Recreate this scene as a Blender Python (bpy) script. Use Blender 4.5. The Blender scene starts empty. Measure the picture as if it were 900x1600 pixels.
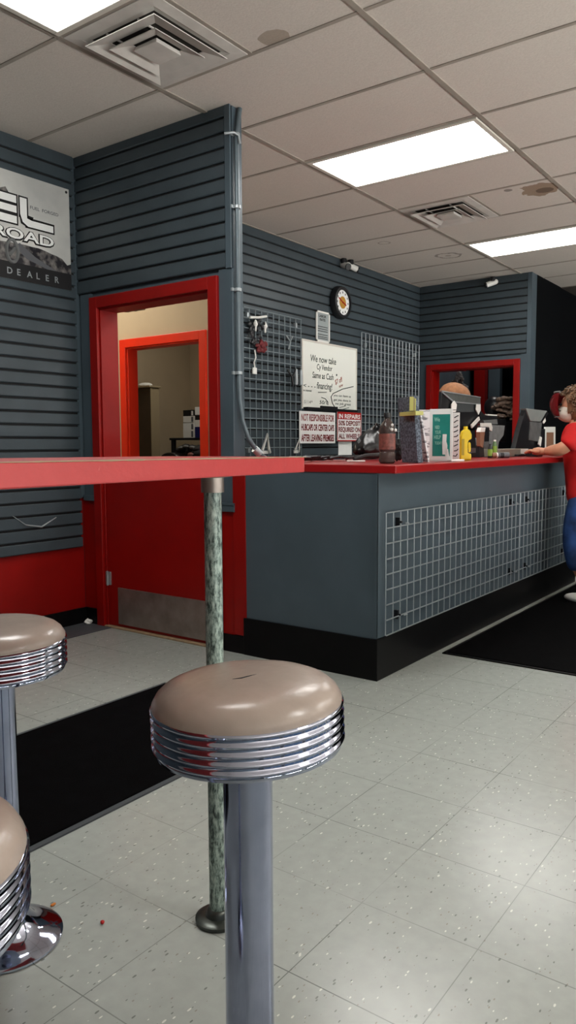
import bpy, bmesh, math, random
from mathutils import Vector, Matrix, noise
random.seed(7)
C = bpy.context.scene.collection
PI = math.pi

# ------------------------------------------------------------------ camera geometry (used to place things on known planes)
F, CX, CY, HC = 1195.0, 450.0, 800.0, 1.12
RX, RY, RZ = Vector((.5908, -.0730, .8035)), Vector((-.8068, -.0478, .5889)), Vector((-.0043, -.9962, -.0874))
def _orth():
    a = RX.normalized(); b = (RY - a * RY.dot(a)).normalized(); c = -a.cross(b)
    if c.y > 0: c = -c
    return a, b, c
RX, RY, RZ = _orth()
def ray(px, py):
    v = Vector((px - CX, py - CY, F)); return Vector((RX.dot(v), RY.dot(v), RZ.dot(v)))
def on(px, py, ax, val):
    """point where the sight line through a photo pixel meets the plane axis=val"""
    r = ray(px, py); o = Vector((0, 0, HC)); return o + r * ((val - o[ax]) / r[ax])

# ------------------------------------------------------------------ materials
def srgb(r, g, b):
    def f(c):
        c /= 255.0
        return c / 12.92 if c <= .04045 else ((c + .055) / 1.055) ** 2.4
    return (f(r), f(g), f(b), 1)
def mat(name, col, rough=.5, metal=0, var=.0, scale=20, bump=0, bscale=60, spec=.5, coat=0, trans=0, emis=None, es=0, alpha=1, ior=1.45):
    m = bpy.data.materials.new(name); m.use_nodes = True; nt = m.node_tree; b = nt.nodes['Principled BSDF']
    b.inputs['Base Color'].default_value = col; b.inputs['Roughness'].default_value = rough; b.inputs['Metallic'].default_value = metal
    b.inputs['Specular IOR Level'].default_value = spec; b.inputs['Coat Weight'].default_value = coat; b.inputs['IOR'].default_value = ior
    b.inputs['Transmission Weight'].default_value = trans; b.inputs['Alpha'].default_value = alpha
    if emis: b.inputs['Emission Color'].default_value = emis; b.inputs['Emission Strength'].default_value = es
    tc = nt.nodes.new('ShaderNodeTexCoord')
    if var > 0:
        n = nt.nodes.new('ShaderNodeTexNoise'); n.inputs['Scale'].default_value = scale; n.inputs['Detail'].default_value = 6
        nt.links.new(tc.outputs['Object'], n.inputs['Vector'])
        mr = nt.nodes.new('ShaderNodeMapRange'); mr.inputs[1].default_value = .3; mr.inputs[2].default_value = .7
        mr.inputs[3].default_value = 1 - var; mr.inputs[4].default_value = 1 + var; nt.links.new(n.outputs['Fac'], mr.inputs[0])
        hs = nt.nodes.new('ShaderNodeHueSaturation'); hs.inputs['Color'].default_value = col
        nt.links.new(mr.outputs[0], hs.inputs['Value']); nt.links.new(hs.outputs[0], b.inputs['Base Color'])
    if bump > 0:
        n2 = nt.nodes.new('ShaderNodeTexNoise'); n2.inputs['Scale'].default_value = bscale; n2.inputs['Detail'].default_value = 3
        nt.links.new(tc.outputs['Object'], n2.inputs['Vector'])
        bp = nt.nodes.new('ShaderNodeBump'); bp.inputs['Strength'].default_value = bump; bp.inputs['Distance'].default_value = .004
        nt.links.new(n2.outputs['Fac'], bp.inputs['Height']); nt.links.new(bp.outputs[0], b.inputs['Normal'])
    return m
class NT:
    """small node helper"""
    def __init__(s, m): s.m = m; s.t = m.node_tree; s.b = s.t.nodes['Principled BSDF']
    def n(s, typ, **kw):
        x = s.t.nodes.new(typ)
        for k, v in kw.items(): setattr(x, k, v)
        return x
    def l(s, a, b): s.t.links.new(a, b)
    def math(s, op, a, b=None, c=None):
        x = s.n('ShaderNodeMath', operation=op)
        for i, v in enumerate((a, b, c)):
            if v is None: continue
            if isinstance(v, (int, float)): x.inputs[i].default_value = v
            else: s.l(v, x.inputs[i])
        return x.outputs[0]
    def mix(s, fac, a, b):
        x = s.n('ShaderNodeMix', data_type='RGBA')
        if isinstance(fac, (int, float)): x.inputs[0].default_value = fac
        else: s.l(fac, x.inputs[0])
        for i, v in ((6, a), (7, b)):
            if isinstance(v, tuple): x.inputs[i].default_value = v
            else: s.l(v, x.inputs[i])
        return x.outputs[2]

M = {}
GREY = srgb(59, 69, 75)
M['slat'] = mat('slat_grey', GREY, .42, var=.10, scale=6, bump=.12, bscale=80)
M['grey'] = mat('paint_grey', srgb(70, 83, 91), .40, var=.10, scale=4, bump=.1, bscale=90)
M['groove'] = mat('groove_dark', srgb(14, 16, 18), .7)
M['red'] = mat('paint_red', srgb(136, 8, 4), .42, var=.10, scale=5, bump=.1, bscale=60, spec=.4)
M['orange'] = mat('paint_orange_red', srgb(214, 42, 12), .35, var=.06, scale=6)
M['redtop'] = mat('laminate_red', srgb(150, 22, 24), .28, var=.06, scale=10, spec=.5)
M['black'] = mat('vinyl_black', srgb(8, 8, 9), .45, spec=.2, var=.2, scale=8)
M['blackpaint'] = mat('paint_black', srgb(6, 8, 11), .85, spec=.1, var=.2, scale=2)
M['mat'] = mat('carpet_black', srgb(5, 5, 6), .95, var=.45, scale=14, bump=.8, bscale=400, spec=.06)
M['matedge'] = mat('rubber_edge', srgb(62, 66, 70), .6)
M['strip'] = mat('strip_grey', srgb(74, 78, 82), .5, var=.15, scale=10)
M['beige'] = mat('wall_beige', srgb(176, 160, 134), .7, var=.04, scale=3)
M['wood'] = mat('threshold_wood', srgb(150, 128, 100), .5, var=.2, scale=20)
M['steel'] = mat('brushed_steel', srgb(150, 140, 132), .42, metal=.75, var=.25, scale=9)
M['chrome'] = mat('chrome', srgb(172, 178, 196), .07, metal=1, bump=.03, bscale=12)
M['chromecol'] = mat('chrome_column', srgb(158, 166, 190), .10, metal=1, var=.12, scale=14, bump=.03, bscale=9)
M['vinyl'] = mat('seat_vinyl', srgb(164, 150, 140), .24, var=.06, scale=18, bump=.22, bscale=34, spec=.55)
M['wire'] = mat('wire_zinc', srgb(165, 172, 175), .35, metal=.55)
M['wiredark'] = mat('wire_painted', srgb(112, 124, 128), .45, metal=.2)
M['white'] = mat('white_plastic', srgb(225, 225, 220), .4)
M['paper'] = mat('paper_white', srgb(228, 230, 228), .7, var=.02)
M['wboard'] = mat('whiteboard_face', srgb(232, 234, 226), .22, spec=.5)
M['ink'] = mat('ink_black', srgb(20, 20, 22), .6)
M['inkgrey'] = mat('ink_grey', srgb(90, 92, 96), .7)
M['inkgreen'] = mat('ink_olive', srgb(52, 66, 60), .6)
M['inkred'] = mat('ink_red', srgb(170, 24, 20), .6)
M['darkplastic'] = mat('dark_plastic', srgb(26, 27, 30), .35, var=.1)
M['greyplastic'] = mat('grey_plastic', srgb(100, 102, 102), .5, var=.08)
M['yellow'] = mat('yellow_plastic', srgb(226, 198, 30), .4)
M['teal'] = mat('teal_print', srgb(32, 128, 118), .4, var=.12, scale=12)
M['tealpale'] = mat('teal_pale', srgb(150, 205, 190), .5)
M['brown'] = mat('brown_card', srgb(128, 92, 70), .6, var=.1)
M['brownw'] = mat('brown_cabinet', srgb(70, 56, 40), .55, var=.15, scale=6)
M['tan'] = mat('tan_edge', srgb(150, 136, 108), .6)
M['navy'] = mat('navy_card', srgb(24, 28, 84), .5)
M['green'] = mat('green_label', srgb(120, 158, 60), .5)
M['skin'] = mat('skin', srgb(206, 148, 118), .5, var=.05, scale=30)
M['shirt'] = mat('shirt_red', srgb(196, 18, 18), .8, var=.10, scale=9, bump=.3, bscale=14)
M['jeans'] = mat('denim', srgb(44, 76, 132), .85, var=.6, scale=9, bump=.8, bscale=14)
M['hair'] = mat('hair_brown', srgb(112, 84, 60), .5, var=.6, scale=30)
M['maskc'] = mat('mask_fabric', srgb(206, 198, 186), .8)
M['hatbrown'] = mat('knit_brown', srgb(148, 102, 70), .8, var=.2, scale=40)
M['fuzz'] = mat('fuzz_black', srgb(30, 27, 28), .8, var=.3, scale=50)
M['clear'] = mat('clear_plastic', srgb(225, 225, 225), .12, trans=.9, ior=1.3)
M['shield'] = mat('shield_plastic', srgb(120, 30, 34), .15, trans=.35, ior=1.2)
M['label'] = mat('label_brownred', srgb(120, 70, 62), .5, var=.4, scale=60)
M['gold'] = mat('gold_print', srgb(176, 128, 40), .5)
M['band'] = mat('yellow_band', srgb(190, 188, 110), .5)
M['frame'] = mat('fixture_white', srgb(205, 200, 190), .5)
M['vent'] = mat('vent_paint', srgb(196, 192, 186), .45, var=.08, scale=12)
M['ventdark'] = mat('vent_dark', srgb(48, 44, 40), .9)
M['light'] = mat('diffuser_lit', srgb(255, 255, 255), .5, emis=(1, .985, .95, 1), es=12)
M['pipe'] = mat('conduit_grey', srgb(96, 108, 114), .38, metal=.3, var=.08)
M['glass'] = mat('window_glass', srgb(240, 245, 250), .0, trans=1.0, ior=1.02)

# mottled slab for catalogue holder
m = M['speck'] = mat('speckled_grey', srgb(70, 78, 92), .5); t = NT(m)
tc = t.n('ShaderNodeTexCoord'); n1 = t.n('ShaderNodeTexNoise'); n1.inputs['Scale'].default_value = 90; n1.inputs['Detail'].default_value = 5
t.l(tc.outputs['Object'], n1.inputs['Vector']); cr = t.n('ShaderNodeValToRGB'); cr.color_ramp.elements[0].position = .4; cr.color_ramp.elements[1].position = .62
cr.color_ramp.elements[0].color = srgb(44, 52, 66); cr.color_ramp.elements[1].color = srgb(100, 112, 128); t.l(n1.outputs['Fac'], cr.inputs[0]); t.l(cr.outputs[0], t.b.inputs['Base Color'])

# printed paper (grey text-like lines)
m = M['print'] = mat('printed_paper', srgb(220, 220, 222), .7); t = NT(m)
tc = t.n('ShaderNodeTexCoord'); n1 = t.n('ShaderNodeTexNoise'); mp = t.n('ShaderNodeMapping'); mp.inputs['Scale'].default_value = (14, 14, 75)
t.l(tc.outputs['Object'], mp.inputs[0]); t.l(mp.outputs[0], n1.inputs['Vector']); n1.inputs['Scale'].default_value = 1.0
cr = t.n('ShaderNodeValToRGB'); cr.color_ramp.elements[0].position = .40; cr.color_ramp.elements[1].position = .5
cr.color_ramp.elements[0].color = srgb(120, 122, 128); cr.color_ramp.elements[1].color = srgb(222, 222, 224); t.l(n1.outputs['Fac'], cr.inputs[0]); t.l(cr.outputs[0], t.b.inputs['Base Color'])

# worn galvanised / painted pole
m = M['pole'] = mat('worn_pole', srgb(120, 130, 125), .45, metal=.25, bump=.5, bscale=60); t = NT(m)
tc = t.n('ShaderNodeTexCoord'); mp = t.n('ShaderNodeMapping'); mp.inputs['Scale'].default_value = (1, 1, .35)
t.l(tc.outputs['Object'], mp.inputs[0]); n1 = t.n('ShaderNodeTexNoise'); n1.inputs['Scale'].default_value = 110; n1.inputs['Detail'].default_value = 8; n1.inputs['Roughness'].default_value = .7
t.l(mp.outputs[0], n1.inputs['Vector']); cr = t.n('ShaderNodeValToRGB'); e = cr.color_ramp.elements
e[0].position = .40; e[0].color = srgb(58, 70, 66); e[1].position = .62; e[1].color = srgb(190, 206, 196); x = e.new(.48); x.color = srgb(128, 146, 138)
t.l(n1.outputs['Fac'], cr.inputs[0]); t.l(cr.outputs[0], t.b.inputs['Base Color'])

# chipped red table edge
m = M['tabled'] = mat('table_red', srgb(200, 66, 66), .38, spec=.5, bump=.15, bscale=70); t = NT(m)
tc = t.n('ShaderNodeTexCoord'); n1 = t.n('ShaderNodeTexNoise'); n1.inputs['Scale'].default_value = 30; n1.inputs['Detail'].default_value = 8
t.l(tc.outputs['Object'], n1.inputs['Vector'])
f = t.n('ShaderNodeMapRange'); f.inputs[1].default_value = .70; f.inputs[2].default_value = .74; t.l(n1.outputs['Fac'], f.inputs[0])
c1 = t.mix(n1.outputs['Fac'], srgb(188, 66, 66), srgb(172, 56, 58)); c2 = t.mix(f.outputs[0], c1, srgb(200, 120, 110)); t.l(c2, t.b.inputs['Base Color'])

# floor tiles: 0.3 m vinyl composition tiles with chips
m = M['floor'] = mat('vinyl_tile_floor', srgb(168, 170, 162), .3); t = NT(m)
geo = t.n('ShaderNodeNewGeometry'); sep = t.n('ShaderNodeSeparateXYZ'); t.l(geo.outputs['Position'], sep.inputs[0])
def line(coord, pitch, off, w):
    a = t.math('SUBTRACT', coord, off); a = t.math('DIVIDE', a, pitch); a = t.math('FRACT', a); a = t.math('SUBTRACT', a, .5); a = t.math('ABSOLUTE', a)
    return t.math('GREATER_THAN', a, .5 - w / pitch / 2)
lx = line(sep.outputs[0], .3048, 1.546, .0028); ly = line(sep.outputs[1], .2985, .9135, .0022)
nb = t.n('ShaderNodeTexNoise'); nb.inputs['Scale'].default_value = 1.7; nb.inputs['Detail'].default_value = 2; t.l(geo.outputs['Position'], nb.inputs['Vector'])
seam = t.math('MAXIMUM', lx, ly); fs = t.n('ShaderNodeMapRange'); fs.inputs[1].default_value = .38; fs.inputs[2].default_value = .6; fs.inputs[3].default_value = .12; fs.inputs[4].default_value = .75
t.l(nb.outputs['Fac'], fs.inputs[0]); seam = t.math('MULTIPLY', seam, fs.outputs[0])
def chips(scale, thr, seed, rot):
    mp = t.n('ShaderNodeMapping'); mp.inputs['Rotation'].default_value = (0, 0, rot); mp.inputs['Scale'].default_value = (1, 2.4, 1); mp.inputs['Location'].default_value = (seed, seed * .7, 0)
    t.l(geo.outputs['Position'], mp.inputs[0]); v = t.n('ShaderNodeTexVoronoi'); v.inputs['Scale'].default_value = scale; t.l(mp.outputs[0], v.inputs['Vector'])
    sc = t.n('ShaderNodeSeparateColor'); t.l(v.outputs['Color'], sc.inputs[0])
    nn = t.n('ShaderNodeTexNoise'); nn.inputs['Scale'].default_value = 90; t.l(geo.outputs['Position'], nn.inputs['Vector'])
    r = t.math('MULTIPLY', sc.outputs[0], .30); r = t.math('SUBTRACT', r, t.math('MULTIPLY', nn.outputs['Fac'], .22)); r = t.math('ADD', r, .02)
    a = t.math('LESS_THAN', v.outputs['Distance'], r); b = t.math('GREATER_THAN', sc.outputs[1], thr); return t.math('MULTIPLY', a, b)
mott = t.n('ShaderNodeTexNoise'); mott.inputs['Scale'].default_value = 26; mott.inputs['Detail'].default_value = 7; t.l(geo.outputs['Position'], mott.inputs['Vector'])
big = t.n('ShaderNodeTexNoise'); big.inputs['Scale'].default_value = .9; t.l(geo.outputs['Position'], big.inputs['Vector'])
base = t.mix(mott.outputs['Fac'], srgb(148, 153, 149), srgb(170, 175, 170))
base = t.mix(t.math('MULTIPLY', big.outputs['Fac'], .25), base, srgb(140, 144, 138))
base = t.mix(t.math('MULTIPLY', chips(36, .25, 3.1, .5), .7), base, srgb(88, 92, 88))
base = t.mix(t.math('MULTIPLY', chips(34, .35, 9.7, 1.3), .8), base, srgb(215, 216, 208))
base = t.mix(t.math('MULTIPLY', chips(50, .45, 5.3, 2.4), .6), base, srgb(120, 108, 96))
base = t.mix(seam, base, srgb(70, 74, 72)); t.l(base, t.b.inputs['Base Color'])
rr = t.n('ShaderNodeMapRange'); rr.inputs[1].default_value = .3; rr.inputs[2].default_value = .7; rr.inputs[3].default_value = .20; rr.inputs[4].default_value = .34; t.l(big.outputs['Fac'], rr.inputs[0]); t.b.inputs['Roughness'].default_value = .24
bp = t.n('ShaderNodeBump'); bp.inputs['Strength'].default_value = .25; bp.inputs['Distance'].default_value = .003
nw = t.n('ShaderNodeTexNoise'); nw.inputs['Scale'].default_value = 9; nw.inputs['Detail'].default_value = 3; t.l(geo.outputs['Position'], nw.inputs['Vector']); t.l(nw.outputs['Fac'], bp.inputs['Height']); t.l(bp.outputs[0], t.b.inputs['Normal'])

# ceiling tile with water stains of their own shape
m = M['ceil'] = mat('ceiling_tile', srgb(176, 166, 156), .9); t = NT(m)
geo = t.n('ShaderNodeNewGeometry'); n1 = t.n('ShaderNodeTexNoise'); n1.inputs['Scale'].default_value = 120; n1.inputs['Detail'].default_value = 4; t.l(geo.outputs['Position'], n1.inputs['Vector'])
n2 = t.n('ShaderNodeTexNoise'); n2.inputs['Scale'].default_value = 1.3; t.l(geo.outputs['Position'], n2.inputs['Vector'])
base = t.mix(n1.outputs['Fac'], srgb(188, 180, 172), srgb(216, 208, 200)); base = t.mix(t.math('MULTIPLY', n2.outputs['Fac'], .3), base, srgb(188, 178, 168))
nd = t.n('ShaderNodeTexNoise'); nd.inputs['Scale'].default_value = 9; nd.inputs['Detail'].default_value = 5; t.l(geo.outputs['Position'], nd.inputs['Vector'])
def stain(cx, cy, r, ring, col, amt):
    global base
    d = t.n('ShaderNodeVectorMath', operation='DISTANCE'); t.l(geo.outputs['Position'], d.inputs[0]); d.inputs[1].default_value = (cx, cy, 2.855)
    dd = t.math('ADD', d.outputs['Value'], t.math('MULTIPLY', t.math('SUBTRACT', nd.outputs['Fac'], .5), r * 1.1))
    if ring:
        a = t.math('ABSOLUTE', t.math('SUBTRACT', dd, r)); f_ = t.math('LESS_THAN', a, r * .12)
    else:
        f_ = t.math('LESS_THAN', dd, r)
    base = t.mix(t.math('MULTIPLY', f_, amt), base, col)
for a in ((5.39, 1.80, .13, 0, srgb(122, 92, 58), .75), (5.42, 1.78, .06, 0, srgb(60, 40, 26), .6), (6.719, 3.077, .10, 1, srgb(96, 82, 74), .6), (6.72, 3.08, .03, 0, srgb(120, 104, 92), .5),
          (5.965, 3.329, .05, 1, srgb(116, 104, 96), .6), (2.745, 2.07, .062, 0, srgb(122, 102, 78), .55), (5.27, 1.98, .03, 0, srgb(60, 48, 40), .6)):
    stain(*a)
t.l(base, t.b.inputs['Base Color'])
bp = t.n('ShaderNodeBump'); bp.inputs['Strength'].default_value = .35; bp.inputs['Distance'].default_value = .003; t.l(n1.outputs['Fac'], bp.inputs['Height']); t.l(bp.outputs[0], t.b.inputs['Normal'])
M['tbar'] = mat('ceiling_bar', srgb(150, 142, 132), .6, var=.15, scale=5)

# poster picture: pale sky
m = M['sky'] = mat('poster_sky', srgb(190, 190, 188), .4); t = NT(m); tc = t.n('ShaderNodeTexCoord'); n1 = t.n('ShaderNodeTexNoise'); n1.inputs['Scale'].default_value = 4; n1.inputs['Detail'].default_value = 5
t.l(tc.outputs['Object'], n1.inputs['Vector']); t.l(t.mix(n1.outputs['Fac'], srgb(150, 152, 152), srgb(222, 222, 216)), t.b.inputs['Base Color'])
m = M['rock'] = mat('poster_rock', srgb(50, 50, 54), .4); t = NT(m); tc = t.n('ShaderNodeTexCoord'); n1 = t.n('ShaderNodeTexNoise'); n1.inputs['Scale'].default_value = 22; n1.inputs['Detail'].default_value = 8
t.l(tc.outputs['Object'], n1.inputs['Vector']); cr = t.n('ShaderNodeValToRGB'); cr.color_ramp.elements[0].position = .42; cr.color_ramp.elements[1].position = .72
cr.color_ramp.elements[0].color = srgb(34, 33, 38); cr.color_ramp.elements[1].color = srgb(140, 136, 132); t.l(n1.outputs['Fac'], cr.inputs[0]); t.l(cr.outputs[0], t.b.inputs['Base Color'])
# jar cloth / shrinkwrap black folds
M['bagblack'] = mat('bag_black', srgb(22, 22, 24), .32, bump=.8, bscale=18)
M['masklines'] = mat('mask_print', srgb(60, 56, 54), .8)

# ------------------------------------------------------------------ mesh helpers
class MB:
    def __init__(s): s.bm = bmesh.new()
    def box(s, x0, x1, y0, y1, z0, z1, rot=None, piv=None):
        vs = [s.bm.verts.new((x, y, z)) for x in (x0, x1) for y in (y0, y1) for z in (z0, z1)]
        for q in ((0, 1, 3, 2), (4, 6, 7, 5), (0, 4, 5, 1), (2, 3, 7, 6), (0, 2, 6, 4), (1, 5, 7, 3)): s.bm.faces.new([vs[i] for i in q])
        if rot is not None:
            p = Vector(piv or ((x0 + x1) / 2, (y0 + y1) / 2, (z0 + z1) / 2))
            for v in vs: v.co = p + rot @ (v.co - p)
        return s
    def bar(s, a, b, r, n=8, r2=None, caps=True):
        a, b = Vector(a), Vector(b); d = (b - a).normalized(); u = d.orthogonal().normalized(); w = d.cross(u); r2 = r if r2 is None else r2
        A = []; B = []
        for i in range(n):
            t_ = 2 * PI * (i + .5) / n; o = u * math.cos(t_) + w * math.sin(t_)
            A.append(s.bm.verts.new(a + o * r)); B.append(s.bm.verts.new(b + o * r2))
        for i in range(n): s.bm.faces.new((A[i], A[(i + 1) % n], B[(i + 1) % n], B[i]))
        if caps: s.bm.faces.new(A[::-1]); s.bm.faces.new(B)
        return s
    def tube(s, pts, r, n=8):
        pts = [Vector(p) for p in pts]; rings = []; u = None
        for i, p in enumerate(pts):
            d = (pts[min(i + 1, len(pts) - 1)] - pts[max(i - 1, 0)]).normalized()
            u = (u - d * u.dot(d)).normalized() if u is not None and (u - d * u.dot(d)).length > 1e-5 else d.orthogonal().normalized()
            w = d.cross(u); rr = r[i] if isinstance(r, (list, tuple)) else r
            rings.append([s.bm.verts.new(p + (u * math.cos(2 * PI * k / n) + w * math.sin(2 * PI * k / n)) * rr) for k in range(n)])
        for A, B in zip(rings, rings[1:]):
            for k in range(n): s.bm.faces.new((A[k], A[(k + 1) % n], B[(k + 1) % n], B[k]))
        s.bm.faces.new(rings[0][::-1]); s.bm.faces.new(rings[-1]); return s
    def lathe(s, prof, n=48, c=(0, 0, 0), ax='z', sx=1, sy=1):
        rings = []; c = Vector(c)
        def P(r, z, t_):
            a, b = r * math.cos(t_) * sx, r * math.sin(t_) * sy
            return c + (Vector((a, b, z)) if ax == 'z' else Vector((a, z, b)) if ax == 'y' else Vector((z, a, b)))
        for r, z in prof:
            if r < 1e-6: rings.append([s.bm.verts.new(P(0, z, 0))])
            else: rings.append([s.bm.verts.new(P(r, z, 2 * PI * k / n)) for k in range(n)])
        for A, B in zip(rings, rings[1:]):
            for k in range(n):
                k2 = (k + 1) % n
                if len(A) == 1 and len(B) == 1: continue
                if len(A) == 1: s.bm.faces.new((A[0], B[k2], B[k]))
                elif len(B) == 1: s.bm.faces.new((A[k], A[k2], B[0]))
                else: s.bm.faces.new((A[k], A[k2], B[k2], B[k]))
        if len(rings[0]) > 1: s.bm.faces.new(rings[0][::-1])
        if len(rings[-1]) > 1: s.bm.faces.new(rings[-1])
        return s
    def prism(s, pts, fn, d0, d1):
        """closed 2-D outline pts; fn(u, v, d) -> 3-D point"""
        A = [s.bm.verts.new(fn(u, v, d0)) for u, v in pts]; B = [s.bm.verts.new(fn(u, v, d1)) for u, v in pts]; n = len(pts)
        for i in range(n): s.bm.faces.new((A[i], A[(i + 1) % n], B[(i + 1) % n], B[i]))
        s.bm.faces.new(A[::-1]); s.bm.faces.new(B); return s
    def ball(s, c, r, sub=2, scale=(1, 1, 1), bumpy=0, fr=10):
        k = bmesh.ops.create_icosphere(s.bm, subdivisions=sub, radius=1)['verts']
        for v in k:
            n_ = 1 + (noise.noise(v.co * fr * .1 + Vector(c) * 7) * bumpy if bumpy else 0)
            v.co = Vector((v.co.x * r * scale[0] * n_ + c[0], v.co.y * r * scale[1] * n_ + c[1], v.co.z * r * scale[2] * n_ + c[2]))
        return s
    def build(s, name, m, parent=None, bevel=0, smooth=False, loc=None, seg=2):
        bmesh.ops.recalc_face_normals(s.bm, faces=s.bm.faces)
        me = bpy.data.meshes.new(name)
        if loc is not None:
            bmesh.ops.translate(s.bm, verts=s.bm.verts, vec=-Vector(loc))
        s.bm.to_mesh(me); s.bm.free(); me.materials.append(m)
        if smooth:
            for p in me.polygons: p.use_smooth = True
            me.set_sharp_from_angle(angle=math.radians(40))
        o = bpy.data.objects.new(name, me); C.objects.link(o)
        if loc is not None: o.location = loc
        if bevel:
            b = o.modifiers.new('bevel', 'BEVEL'); b.width = bevel; b.segments = seg; b.limit_method = 'ANGLE'; b.angle_limit = math.radians(35)
        if parent: o.parent = parent; o.matrix_parent_inverse = parent.matrix_world.inverted() if False else Matrix.Translation(-parent.location) @ Matrix.Identity(4)
        return o
def thing(name, label, cat, loc=(0, 0, 0), group=None):
    o = bpy.data.objects.new(name, None); C.objects.link(o); o.location = loc; o.empty_display_size = .05
    return tag(o, label, cat, group)
def tag(o, label, cat, group=None, kind=None):
    o['label'] = label; o['category'] = cat
    if group: o['group'] = group
    if kind: o['kind'] = kind
    return o
def struct(o, label=None):
    o['kind'] = 'structure'
    if label: o['label'] = label
    return o
def copy_tree(o, parent=None):
    c = o.copy(); C.objects.link(c)
    if parent: c.parent = parent
    for ch in [x for x in C.objects if x.parent == o]: copy_tree(ch, c)
    return c
def textmb(mb, s, origin, u, v, size, depth=.0008, fit=None, shear=0, align='LEFT', bold=0):
    """adds letters; origin bottom-left of text, u right dir, v up dir; fit = total width"""
    cu = bpy.data.curves.new('t', 'FONT'); cu.body = s; cu.size = 1; cu.shear = shear; cu.resolution_u = 3; cu.offset = bold; cu.fill_mode = 'BOTH'
    ob = bpy.data.objects.new('t', cu); C.objects.link(ob); bpy.context.view_layer.update()
    me = ob.to_mesh(); me2 = me.copy(); ob.to_mesh_clear(); bpy.data.objects.remove(ob); bpy.data.curves.remove(cu)
    if not me2.vertices: return
    xs = [q.co.x for q in me2.vertices]; ys = [q.co.y for q in me2.vertices]; x0, x1, y0, y1 = min(xs), max(xs), min(ys), max(ys)
    ky = size / max(.72, y1 - 0 if y1 > .6 else .72); kx = ky if fit is None else fit / max(x1 - x0, 1e-4)
    origin, u, v = Vector(origin), Vector(u), Vector(v); nrm = u.cross(v)
    vs = [mb.bm.verts.new(origin + u * (q.co.x - x0) * kx + v * q.co.y * ky + nrm * depth) for q in me2.vertices]
    for p in me2.polygons:
        try: mb.bm.faces.new([vs[i] for i in p.vertices])
        except ValueError: pass
    bpy.data.meshes.remove(me2)
def skin(name, pts, edges, m, parent, root=0, sub=2, post=None):
    """pts: list of (x,y,z,rx,ry)"""
    me = bpy.data.meshes.new(name); me.from_pydata([p[:3] for p in pts], edges, []); o = bpy.data.objects.new(name, me); C.objects.link(o)
    o.modifiers.new('s', 'SKIN'); lay = me.skin_vertices[0] if me.skin_vertices else None
    if lay is None:
        bpy.context.view_layer.objects.active = o; o.select_set(True); bpy.ops.mesh.customdata_skin_add(); lay = me.skin_vertices[0]
    for i, p in enumerate(pts): lay.data[i].radius = (p[3], p[4] if len(p) > 4 else p[3]); lay.data[i].use_root = (i == root)
    o.modifiers.new('ss', 'SUBSURF').levels = sub; o.modifiers['ss'].render_levels = sub
    bpy.context.view_layer.update(); dg = bpy.context.evaluated_depsgraph_get(); ev = o.evaluated_get(dg)
    nm = bpy.data.meshes.new_from_object(ev); bpy.data.objects.remove(o)
    nm.materials.clear(); nm.materials.append(m)
    for p in nm.polygons: p.use_smooth = True
    if post:
        for v_ in nm.vertices: v_.co = post(v_.co)
    o = bpy.data.objects.new(name, nm); C.objects.link(o)
    if parent: o.parent = parent; o.matrix_parent_inverse = Matrix.Translation(-parent.location)
    return o

# ------------------------------------------------------------------ ROOM
ZC = 2.855; XD = 3.116; YL = 3.87; YB = 3.935; XS = 7.86; XF = 11.25; XR = -3.2; YF = -4.2
struct(MB().box(XR - .1, XF + .1, YF - .1, 8.2, -.1, 0).build('floor', M['floor']))
cel = struct(MB().box(XR - .1, XF + .1, YF - .1, 8.2, ZC, ZC + .1).build('ceiling', M['ceil']))
# ceiling bars
XG = [2.184 + .6025 * k for k in range(-9, 16)]
YG = [2.795 - 1.13 * k for k in range(-1, 7)]
g = MB()
for y in YG:
    if y < YB: g.box(XR, XF, y - .013, y + .013, ZC - .006, ZC + .002)
for x in XG: g.box(x - .010, x + .010, YF, YB, ZC - .004, ZC + .002)
struct(g.build('trim_1', M['tbar']), 'suspended ceiling grid bars')
g = MB(); g.box(2.184, 2.78, 2.23 - .01, 2.23 + .01, ZC - .0045, ZC + .001); g.box(5.195, 5.8, 2.22, 2.24, ZC - .0045, ZC + .001)
struct(g.build('trim_2', M['tbar']), 'short cross bars beside the ceiling vents')

def slats(mb, axis, plane, out, a0, a1, zlist, th=.016, gr=.014, board=None):
    """boards with shadow grooves. axis: 'x' panel runs along X at y=plane, 'y' runs along Y at x=plane; out=+-1 direction of front"""
    for z0, z1 in zlist:
        prof = [(0, z0), (th - .004, z0), (th, z0 + .005), (th, z1 - .003), (th - .003, z1), (0, z1)]
        if axis == 'x': mb.prism(prof, lambda d, z, s: (s, plane + out * d, z), a0, a1)
        else: mb.prism(prof, lambda d, z, s: (plane + out * d, s, z), a0, a1)
def boards(ztop, zbot, first, pitch, gr=.013):
    L = []; z = ztop; nz = first
    while nz > zbot + .01:
        L.append((nz + gr / 2, z)); z = nz - gr / 2; nz -= pitch
    L.append((zbot, z)); return L

# wall_left: red below, slat panel above
wl = struct(MB().box(XR - .1, XD, YL + .018, YL + .12, 0, ZC).build('wall_left', M['red']), 'left wall, red below grey slats')
MB().box(XR, XD - .03, YL + .005, YL + .018, .497, ZC).build('slat_backing', M['groove'], wl)
MB().box(XD - .032, XD + .01, YL + .004, YL + .019, .80, ZC).build('corner_board', M['grey'], wl)
mb = MB(); slats(mb, 'x', YL + .008, -1, XR, XD - .028, boards(ZC, .49, 2.775, .0765)); mb.build('slat_panel', M['slat'], wl)
bb = struct(MB().box(XR, XD, YL - .0, YL + .018, 0, .10).build('baseboard_left', M['black'], bevel=.003))
struct(MB().box(XR, 3.10, 3.625, YL, .0005, .004).build('trim_3', M['strip']), 'dark grey floor strip along the left wall')

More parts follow.
